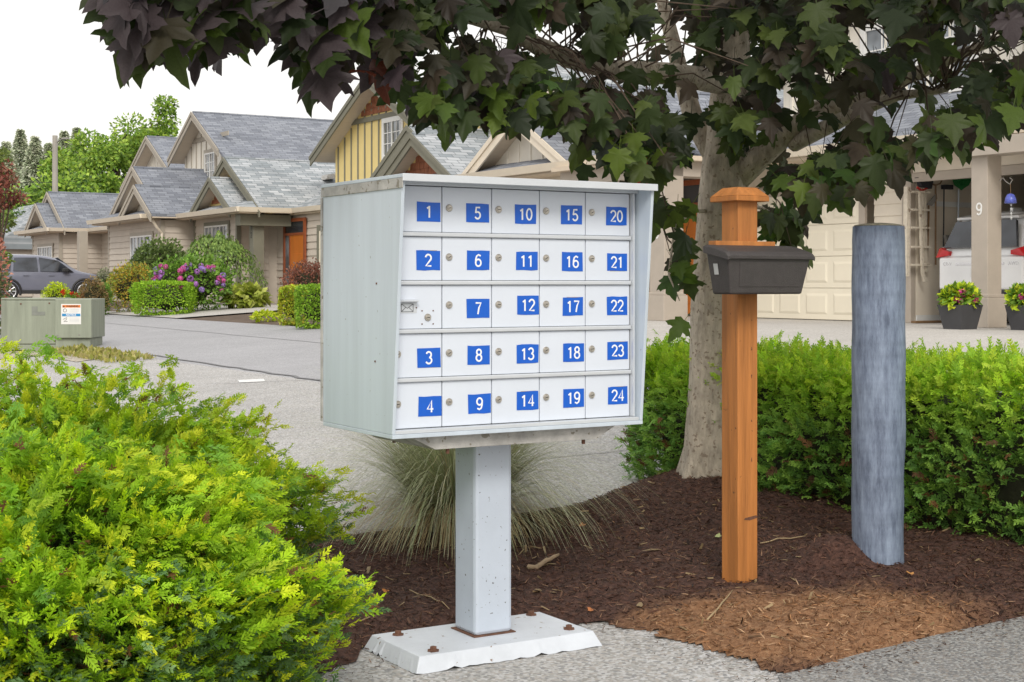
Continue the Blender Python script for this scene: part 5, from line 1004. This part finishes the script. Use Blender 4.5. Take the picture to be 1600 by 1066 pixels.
# ------------------------------------------------------------------ trees behind
def bgtree(name, label, px, base_y, d, H, rx, n, size, cols, conifer=False, z0=.25, clumps=26, group='trees behind the houses', tcol='twig'):
    X = ray(px, 0)[0] * d; t = thing(name, label, 'tree', (X, d, G - .1), group=group)
    if conifer:
        h = rng.random(n) ** .85; a = rng.uniform(0, 6.28, n); lay = np.floor(h * 16) / 16; k = (1 - h) * rx * (.55 + .45 * rng.random(n)) * (1 + .25 * np.sin(a * 5 + lay * 40))
        p = np.stack([np.cos(a) * k, np.sin(a) * k, H * (z0 + (1 - z0) * h) - k * .25], 1); d_ = unit(np.stack([np.cos(a), np.sin(a), -.35 * np.ones(n)], 1) + rng.normal(0, .3, (n, 3)))
        MB().tube([(0, 0, 0), (0, 0, H * .6), (0, 0, H * .98)], [rx * .09, rx * .05, .02], 7).build('trunk', tcol, t)
    else:
        cc = unit(rng.normal(0, 1, (clumps, 3))) * rng.uniform(.35, .95, (clumps, 1)) * [rx, rx, H * (1 - z0) / 2] ; cc[:, 2] += H * (1 + z0) / 2; cr_ = rng.uniform(.22, .42, clumps) * rx
        w = rng.integers(0, clumps, n); q = unit(rng.normal(0, 1, (n, 3))) * (rng.random((n, 1)) ** .4); p = cc[w] + q * cr_[w][:, None] * [1, 1, .8]; d_ = unit(q + rng.normal(0, .5, (n, 3)) + [0, 0, -.2])
        MB().tube([(0, 0, 0), (.05 * rx, 0, H * .3), (0, .05 * rx, H * .6), (0, 0, H * .85)], [rx * .10, rx * .08, rx * .05, .03], 8).build('trunk', tcol, t)
        for k in range(0, clumps, 2): MB().tube([(0, 0, H * random.uniform(.25, .5)), tuple(cc[k] * [.6, .6, 1] - [0, 0, cr_[k] * .6]), tuple(cc[k])], [rx * .045, rx * .025, .01], 5).build('branch', tcol, t)
    scatter('crown', leafq, leaff, p, frames(d_, rng.normal(0, .6, (n, 3)) + [0, -.3, .8]), rng.uniform(.7, 1.3, n) * size, pick(cols, n, .25), 'leaf', t)
def hpx(ytop, d): return CAMZ + (HOR - ytop) / FPX * d - G + .1
YG = [(.30, .46, .06), (.22, .38, .05), (.38, .52, .08), (.16, .28, .05)]
bgtree('broadleaf_tree', 'tall bright green tree with the highest crown behind the houses', 236, 0, 92, hpx(140, 92), 2.5, 10000, .26, YG, clumps=30)
bgtree('broadleaf_tree', 'broad yellow green tree left of the tallest crown', 170, 0, 88, hpx(178, 88), 3.3, 16000, .26, YG, clumps=38)
bgtree('broadleaf_tree', 'yellow green tree just right of the utility pole', 128, 0, 84, hpx(222, 84), 2.6, 9000, .26, YG, clumps=26)
bgtree('broadleaf_tree', 'small green tree top behind the tall ivory gable', 272, 0, 95, hpx(182, 95), 2.2, 6000, .26, YG, clumps=20)
bgtree('broadleaf_tree', 'low green trees directly above the farthest roof', 95, 0, 80, hpx(278, 80), 3.2, 11000, .26, YG + [(.09, .16, .05)], clumps=30)
HAZE_PALE = [(.46, .52, .36), (.56, .60, .44), (.38, .45, .30), (.62, .64, .50)]  # distance haze mixed into the foliage colours; no haze volume
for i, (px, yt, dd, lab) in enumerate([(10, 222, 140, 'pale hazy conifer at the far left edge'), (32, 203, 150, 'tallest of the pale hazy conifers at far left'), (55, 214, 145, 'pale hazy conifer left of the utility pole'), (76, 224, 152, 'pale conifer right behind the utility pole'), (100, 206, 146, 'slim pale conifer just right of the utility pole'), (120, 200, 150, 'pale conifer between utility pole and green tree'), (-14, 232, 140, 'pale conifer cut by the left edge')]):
    bgtree('conifer_tree', lab, px, 0, dd, hpx(yt, dd), 4.6, 8000, .42, HAZE_PALE, conifer=True, z0=.05, group='hazy conifers')
bgtree('broadleaf_tree', 'dark green tree beside the farthest small gable', 38, 0, 74, hpx(316, 74), 1.9, 6000, .24, [(.08, .15, .05), (.12, .2, .05), (.16, .26, .05), (.22, .3, .14)], clumps=24)
bgtree('broadleaf_tree', 'near green tree leaning in at the left edge', -22, 0, 40, hpx(185, 40), .75, 3200, .12, [(.17, .24, .05), (.22, .28, .06), (.12, .17, .04)], clumps=22, z0=.1)
bgtree('red_leaved_tree', 'dark red leaved tree at the left edge', -2, 0, 34, hpx(258, 34),   .62, 1300, .10, [(.26, .08, .06), (.32, .12, .08), (.18, .10, .06)], clumps=14, z0=.62)
# utility pole
d = 70; X = ray(86, 0)[0] * d; up_ = thing('utility_pole', 'weathered grey utility pole with a street lamp arm', 'utility pole', (X, d, G - .1))
MB().tube([(0, 0, 0), (0, 0, hpx(212, d))], [.17, .12], 10).build('pole', M.setdefault('polewood', plain('weathered_pole', (.36, .34, .30), .9, .2, 3, stretch=(1, 1, .2))), up_)
MB().tube([(0, 0, hpx(226, d)), (.25, -.1, hpx(219, d)), (.5, -.2, hpx(217, d))], .03, 6).build('lamp_arm', 'greyp', up_); MB().cbox((.58, -.22, hpx(217, d)), (.14, .06, .04)).build('lamp_head', 'greyp', up_)
MB().tube([(0, 0, hpx(285, d)), (-6, 2, hpx(283, d))], .015, 4).build('wire', 'dark', up_)
# a far roof at the left edge
fr_ = House('house', 'distant pale grey roof at far left behind the car', 14.5, 78); fr_.p(MB().prism([(14.5, G + 2.2), (18, G + 4.6), (21.5, G + 2.2)], 1, 70, 86), 'roof', 'roofC_u'); fr_.p(MB().box((14.9, 70.3, G), (21, 85.7, G + 2.25)), 'wall', 'taupe')

# ------------------------------------------------------------------ utility cabinet
M['cabinet'] = plain('faded_green_cabinet', (.27, .30, .235), .55, .16, 3, .05, 60, stretch=(3, 3, .35)); M['orange_ink'] = plain('orange_print', (.72, .20, .03), .5); M['blue_ink'] = plain('blue_print', (.02, .24, .52), .5); M['black_ink'] = plain('black_print', (.03, .03, .03), .6); M['grey_ink'] = plain('grey_print', (.5, .52, .55), .6); M['cab_dark'] = plain('old_sticker', (.21, .225, .20), .6)
d = 24.6; kx = d / FPX; cz = gz(*at(70, 0, d)[:2]) - .01; cabx = at(75, 0, d)[0]
cab = thing('utility_cabinet', 'green metal utility cabinet with warning sticker beside the lane', 'cabinet', (cabx, d, cz))
def X_(px): return (px - 75) * kx
def Z_(py): return CAMZ + (HOR - py) * kx - cz
prof = [(X_(-6), .25), (X_(0), .10), (X_(12), 0), (X_(88), 0), (X_(88), .8), (X_(-6), .8)]
def cprism(pr, z0, z1): return MB().prism(pr, 2, z0, z1)
cprism(prof, 0, Z_(538.5)).build('base', 'cabinet', cab, bevel=.008); cprism([(x_ * 1.0, y_ - .012) for x_, y_ in prof], Z_(538), Z_(469)).build('body', 'cabinet', cab, bevel=.02, seg=3)
cprism([(x_, y_ - .02) for x_, y_ in prof[:4]] + [(X_(88), .82), (X_(-6), .82)], Z_(468.8), Z_(466)).build('lid', 'cabinet', cab, bevel=.01)
MB().box((X_(89.5), -.12, Z_(528)), (X_(146), .7, Z_(467))).build('door', 'cabinet', cab, bevel=.012); MB().box((X_(88.5), -.05, 0), (X_(142.5), .68, Z_(528.6))).build('base', 'cabinet', cab, bevel=.006)
for px_, py_ in ((33, 475), (77.5, 474), (127, 523), (93, 524), (86, 533)): MB().cbox((X_(px_), -.0135 if px_ < 88 else -.121, Z_(py_)), (.012, .004, .012)).build('bolt', 'rust' if px_ < 88 else 'greyp', cab)
MB().box((X_(50), -.0155, Z_(487)), (X_(59), -.0125, Z_(479))).box((X_(50), -.0155, Z_(493)), (X_(71), -.0125, Z_(487.2))).build('old_sticker', 'cab_dark', cab)
sg = MB().box((X_(99), -.1235, Z_(506.5)), (X_(130), -.1205, Z_(475))).build('sign', 'winw', cab)
MB().box((X_(101), -.1245, Z_(480.6)), (X_(129), -.1238, Z_(476.6))).build('orange_band', 'orange_ink', sg); MB().box((X_(100.5), -.1245, Z_(494.2)), (X_(129), -.1238, Z_(490))).build('blue_band', 'blue_ink', sg)
text('⚠ WARNING' if False else 'WARNING', .042, (X_(116.5), -.1255, Z_(478.6)), sg, 'black_ink', name='lettering', bold=.001); text('NOTICE', .046, (X_(114.5), -.1255, Z_(492.1)), sg, 'white_ink', name='lettering', bold=.001)
tri = MB(); tri.add([(X_(101.5), -.1256, Z_(480)), (X_(105), -.1256, Z_(480)), (X_(103.3), -.1256, Z_(477))], [(0, 1, 2)]); tri.build('warning_triangle', 'black_ink', sg)
l_ = MB()
for y_ in (482.5, 484.2, 486, 487.6, 496.5, 498.5, 500.5, 502.5): l_.box((X_(112), -.1242, Z_(y_ + .5)), (X_(127.5 if y_ % 2 < 1 else 125), -.1237, Z_(y_)))
l_.build('fine_print', 'grey_ink', sg)
MB().tube([(X_(105 + 2.6 * math.cos(a)), -.124, Z_(485 + 2.6 * math.sin(a))) for a in np.linspace(0, 6.28, 13)], .004, 4).build('pictogram', 'black_ink', sg); MB().tube([(X_(102), -.124, Z_(499)), (X_(108), -.124, Z_(496)), (X_(107), -.124, Z_(499.5)), (X_(103), -.124, Z_(502.5)), (X_(109), -.124, Z_(502))], .004, 4).build('pictogram', 'black_ink', sg)
m = MB(); q = [at(20, 543, 0)]; a0 = [gxy(150, 542), gxy(212, 552), gxy(120, 566), gxy(60, 556)]
m.add([(p[0], p[1], gz(p[0], p[1]) + .004) for p in a0], [(0, 1, 2, 3)]); struct(m.build('gravel_patch', 'gravel'))
n = 700; vv = rng.uniform(5.9, 6.6, n); uu = rng.uniform(20.5, 24.5, n); pp = np.array([W(a, b, ground(a)) for a, b in zip(vv, uu)]); o = scatter('grass_tufts', leafq, leaff, pp, frames(rng.normal(0, .4, (n, 3)) + [0, 0, 1], rng.normal(0, 1, (n, 3))), rng.uniform(.05, .12, n), pick([(.34, .32, .08), (.26, .28, .06), (.4, .36, .14)], n), 'grass'); o['kind'] = 'stuff'; tag(o, 'dry yellow grass tufts on the gravel by the utility cabinet', 'grass')
# painted mark on the apron
a1 = [gxy(372, 594), gxy(412, 592), gxy(414, 596), gxy(374, 598)]; m = MB(); m.add([(p[0], p[1], gz(p[0], p[1]) + .001) for p in a1], [(0, 1, 2, 3)]); tag(m.build('paint_mark', 'winw'), 'faded white paint mark on the concrete apron', 'paint mark')

# ------------------------------------------------------------------ cars
def carpaint(name, c): m, N, L, P = newmat(name); tc = nd(N, 'ShaderNodeTexCoord'); n1 = nd(N, 'ShaderNodeTexNoise'); n1.inputs['Scale'].default_value = 2.5; L.new(tc.outputs['Object'], n1.inputs['Vector']); cr = nd(N, 'ShaderNodeValToRGB'); cr.color_ramp.elements[0].color = c4(mul(c, .9)); cr.color_ramp.elements[1].color = c4(mul(c, 1.1)); L.new(n1.outputs[0], cr.inputs[0]); L.new(cr.outputs[0], P.inputs['Base Color']); P.inputs['Roughness'].default_value = .28; P.inputs['Coat Weight'].default_value = .8; P.inputs['Coat Roughness'].default_value = .05; return m
M['greycar'] = carpaint('grey_car_paint', (.17, .18, .235)); M['whitecar'] = carpaint('white_car_paint', (.85, .86, .87)); M['trimblk'] = plain('black_trim', (.025, .025, .027), .55); M['tyre'] = plain('tyre', (.02, .02, .02), .85); M['rim'] = plain('alloy_rim', (.55, .56, .58), .3, .05, metal=.7); M['tail'] = plain('tail_lamp_red', (.55, .015, .02), .2); M['chrome'] = plain('chrome', (.7, .7, .72), .15, .02, metal=.9); M['lamp'] = plain('lamp_glass', (.75, .76, .78), .1)
def car(label, paint, loc, rot):
    t = thing('parked_suv', label, 'car', loc, rot)
    # stations along the length (x forward): x, z low, z belt, z roof, half width low/belt/roof
    st_ = [(-2.28, .42, .92, .98, .70, .74, .70), (-2.22, .34, 1.00, 1.16, .84, .84, .70), (-2.03, .30, 1.04, 1.60, .90, .90, .66), (-1.92, .30, 1.04, 1.66, .90, .91, .66), (-1.6, .28, 1.05, 1.69, .92, .92, .66), (-1.0, .26, 1.05, 1.68, .92, .93, .67), (-.2, .26, 1.04, 1.68, .92, .93, .67), (.35, .26, 1.03, 1.60, .92, .93, .66), (.75, .26, 1.02, 1.38, .92, .93, .68), (1.15, .26, 1.01, 1.08, .92, .93, .74), (1.6, .27, .98, 1.02, .91, .91, .70), (2.0, .30, .90, .95, .86, .86, .62), (2.22, .36, .76, .82, .74, .74, .55), (2.30, .45, .66, .70, .60, .60, .45)]
    rings = []
    for x_, zl, zb_, zr_, wl, wb, wr in st_:
        h_ = [(wl * .92, zl), (wl, zl + .12), (wb, zb_ - .25), (wb * .985, zb_), (wr + (wb - wr) * .25, zb_ + (zr_ - zb_) * .75), (wr * .9, zr_ - .015 * (zr_ > 1.2)), (wr * .45, zr_ + .012)]
        rings.append([(x_, y_, z_) for y_, z_ in h_] + [(x_, -y_, z_) for y_, z_ in h_[::-1]])
    nr = len(rings[0]); mb = MB(); mb.add([p for r_ in rings for p in r_], [(i * nr + j, i * nr + (j + 1) % nr, (i + 1) * nr + (j + 1) % nr, (i + 1) * nr + j) for i in range(len(rings) - 1) for j in range(nr)] + [tuple(range(nr)), tuple(range((len(rings) - 1) * nr, len(rings) * nr))[::-1]])
    bo = mb.build('body', paint, t, smooth=True); md = bo.modifiers.new('s', 'SUBSURF'); md.levels = 1; md.render_levels = 2
    def quad3(nm, mat, pts, th=.012, par=t):
        P = [Vector(p) for p in pts]; nn = (P[1] - P[0]).cross(P[2] - P[0]).normalized() * th; k = len(P)
        return MB().add([p for p in P] + [p + nn for p in P], [tuple(range(k))[::-1], tuple(range(k, 2 * k))] + [(i, (i + 1) % k, k + (i + 1) % k, k + i) for i in range(k)]).build(nm, mat, par)
    for sg in (-1, 1):
        def wp(x_, f): # point on glasshouse side
            zb_ = np.interp(x_, [s_[0] for s_ in st_], [s_[2] for s_ in st_]); zr_ = np.interp(x_, [s_[0] for s_ in st_], [s_[3] for s_ in st_]); wb = .905; wr = .70
            return (x_, sg * (wb + (wr - wb) * f) , zb_ + (zr_ - zb_) * f)
        for nm, xs in (('rear_quarter_window', [(-1.75, .10), (-1.28, .06), (-1.22, .78), (-1.55, .74)]), ('rear_side_window', [(-1.18, .05), (-.32, .05), (-.34, .82), (-1.12, .80)]), ('front_side_window', [(-.24, .05), (.95, .10), (.42, .80), (-.26, .83)])):
            pts_ = [wp(x_, f) for x_, f in xs]; pts_ = pts_ if sg < 0 else pts_[::-1]
            quad3(nm, 'darkglass', [(p[0], p[1] + sg * .018, p[2]) for p in pts_])
        for xw in (-1.35, 1.32):
            arch = MB().tube([(xw + .43 * math.cos(a), sg * .925, .36 + .43 * math.sin(a)) for a in np.linspace(-.35, math.pi + .35, 14)], .045, 5).build('wheel_arch', 'trimblk', t)
            wv_ = MB().lathe([(.27, -.11), (.34, -.10), (.36, -.05), (.36, .05), (.34, .10), (.25, .11)], n=28); wv_.v = [(p[0] + xw, p[2] + sg * .86, p[1] + .36) for p in wv_.v]; wh = wv_.build('wheel', 'tyre', t)
            rm = MB().tube([(xw + .25 * math.cos(a), sg * .965, .36 + .25 * math.sin(a)) for a in np.linspace(0, 6.2832, 21)], .018, 5)
            for k in range(10): a = k * .628; rm.tube([(xw, sg * .955, .36), (xw + .25 * math.cos(a), sg * .968, .36 + .25 * math.sin(a))], [.03, .018], 5)
            rm.build('rim', 'rim', wh)
        MB().box((-1.0, min(sg * .90, sg * .945), .27), (.95, max(sg * .90, sg * .945), .40)).build('sill', 'trimblk', t, bevel=.01)
        MB().cbox((.62, sg * 1.02, 1.12), (.10, .10, .07)).build('mirror', 'trimblk', t, bevel=.03)
        for xh in (-.75, .15): MB().cbox((xh, sg * .945, .93), (.10, .012, .018)).build('handle', paint, t, bevel=.008)
        q = [(-2.31, sg * .58, 1.03), (-2.30, sg * .84, 1.00), (-2.22, sg * .885, 1.02), (-2.18, sg * .885, 1.14), (-2.24, sg * .80, 1.155), (-2.295, sg * .70, 1.12), (-2.31, sg * .58, 1.09)]
        MB().add(q + [(p[0] + .12, p[1] * .97, p[2]) for p in q], [tuple(range(7)), tuple(range(7, 14))[::-1]] + [(i_, 7 + i_, 7 + (i_ + 1) % 7, (i_ + 1) % 7) for i_ in range(7)]).build('tail_lamp', 'tail', t)
        quad3('head_lamp', 'lamp', [(2.25, sg * .48, .74), (2.02, sg * .84, .82), (2.02, sg * .84, .92), (2.22, sg * .5, .82)][::(-1 if sg > 0 else 1)], .03)
    quad3('rear_window', 'darkglass', [(-2.30, .68, 1.15), (-2.30, -.68, 1.15), (-2.17, -.56, 1.54), (-2.17, .56, 1.54)][::-1], .05)
    quad3('windscreen', 'darkglass', [(1.06, .66, 1.12), (1.06, -.66, 1.12), (.46, -.56, 1.58), (.46, .56, 1.58)], .02)
    MB().box((-2.31, -.80, .33), (-2.05, .80, .52)).build('rear_bumper', 'trimblk', t, bevel=.03); MB().box((1.95, -.75, .3), (2.28, .75, .46)).build('front_bumper', 'trimblk', t, bevel=.03)
    MB().box((-2.295, -.80, .50), (-2.12, .80, 1.015)).build('tailgate', paint, t, bevel=.05, seg=4)
    MB().prism([(-2.12, 1.56), (-1.60, 1.62), (-1.60, 1.70), (-2.14, 1.60)], 1, -.58, .58).build('spoiler', paint, t, bevel=.01)
    pl = MB().box((-2.312, -.16, .70), (-2.295, .16, .84)).build('licence_plate', 'winw', t); MB().box((-2.316, -.13, .74), (-2.3125, .13, .80)).build('plate_print', 'blue_ink', pl)
    MB().box((-2.305, -.45, .885), (-2.285, .45, .91)).build('chrome_strip', 'chrome', t)
    e = MB().tube([(-2.30, .05, 1.07), (-2.30, .035, 1.0), (-2.30, .04, 1.035), (-2.30, -.04, 1.035), (-2.30, -.035, 1.0), (-2.30, -.05, 1.07)], .009, 5).build('emblem', 'chrome', t)
    MB().cbox((-1.5, 0, 1.72), (.10, .03, .03)).build('antenna_fin', paint, t, bevel=.01)
    return t
cA = car('grey sport utility car parked in front of the farthest house', 'greycar', W(13.2, 54.6, .66), ANG)
cB = car('white sport utility car parked nose in inside the open garage', 'whitecar', W(19.55, 15.02, G + .01), ANG)
for body_, yy in (('CR-V', .62), ('AWD', -.62)):
    me = text_mesh(body_, .075, '-v'); me.materials.append(M['chrome']); link('badge', me, cB, (-2.299, yy, .90))
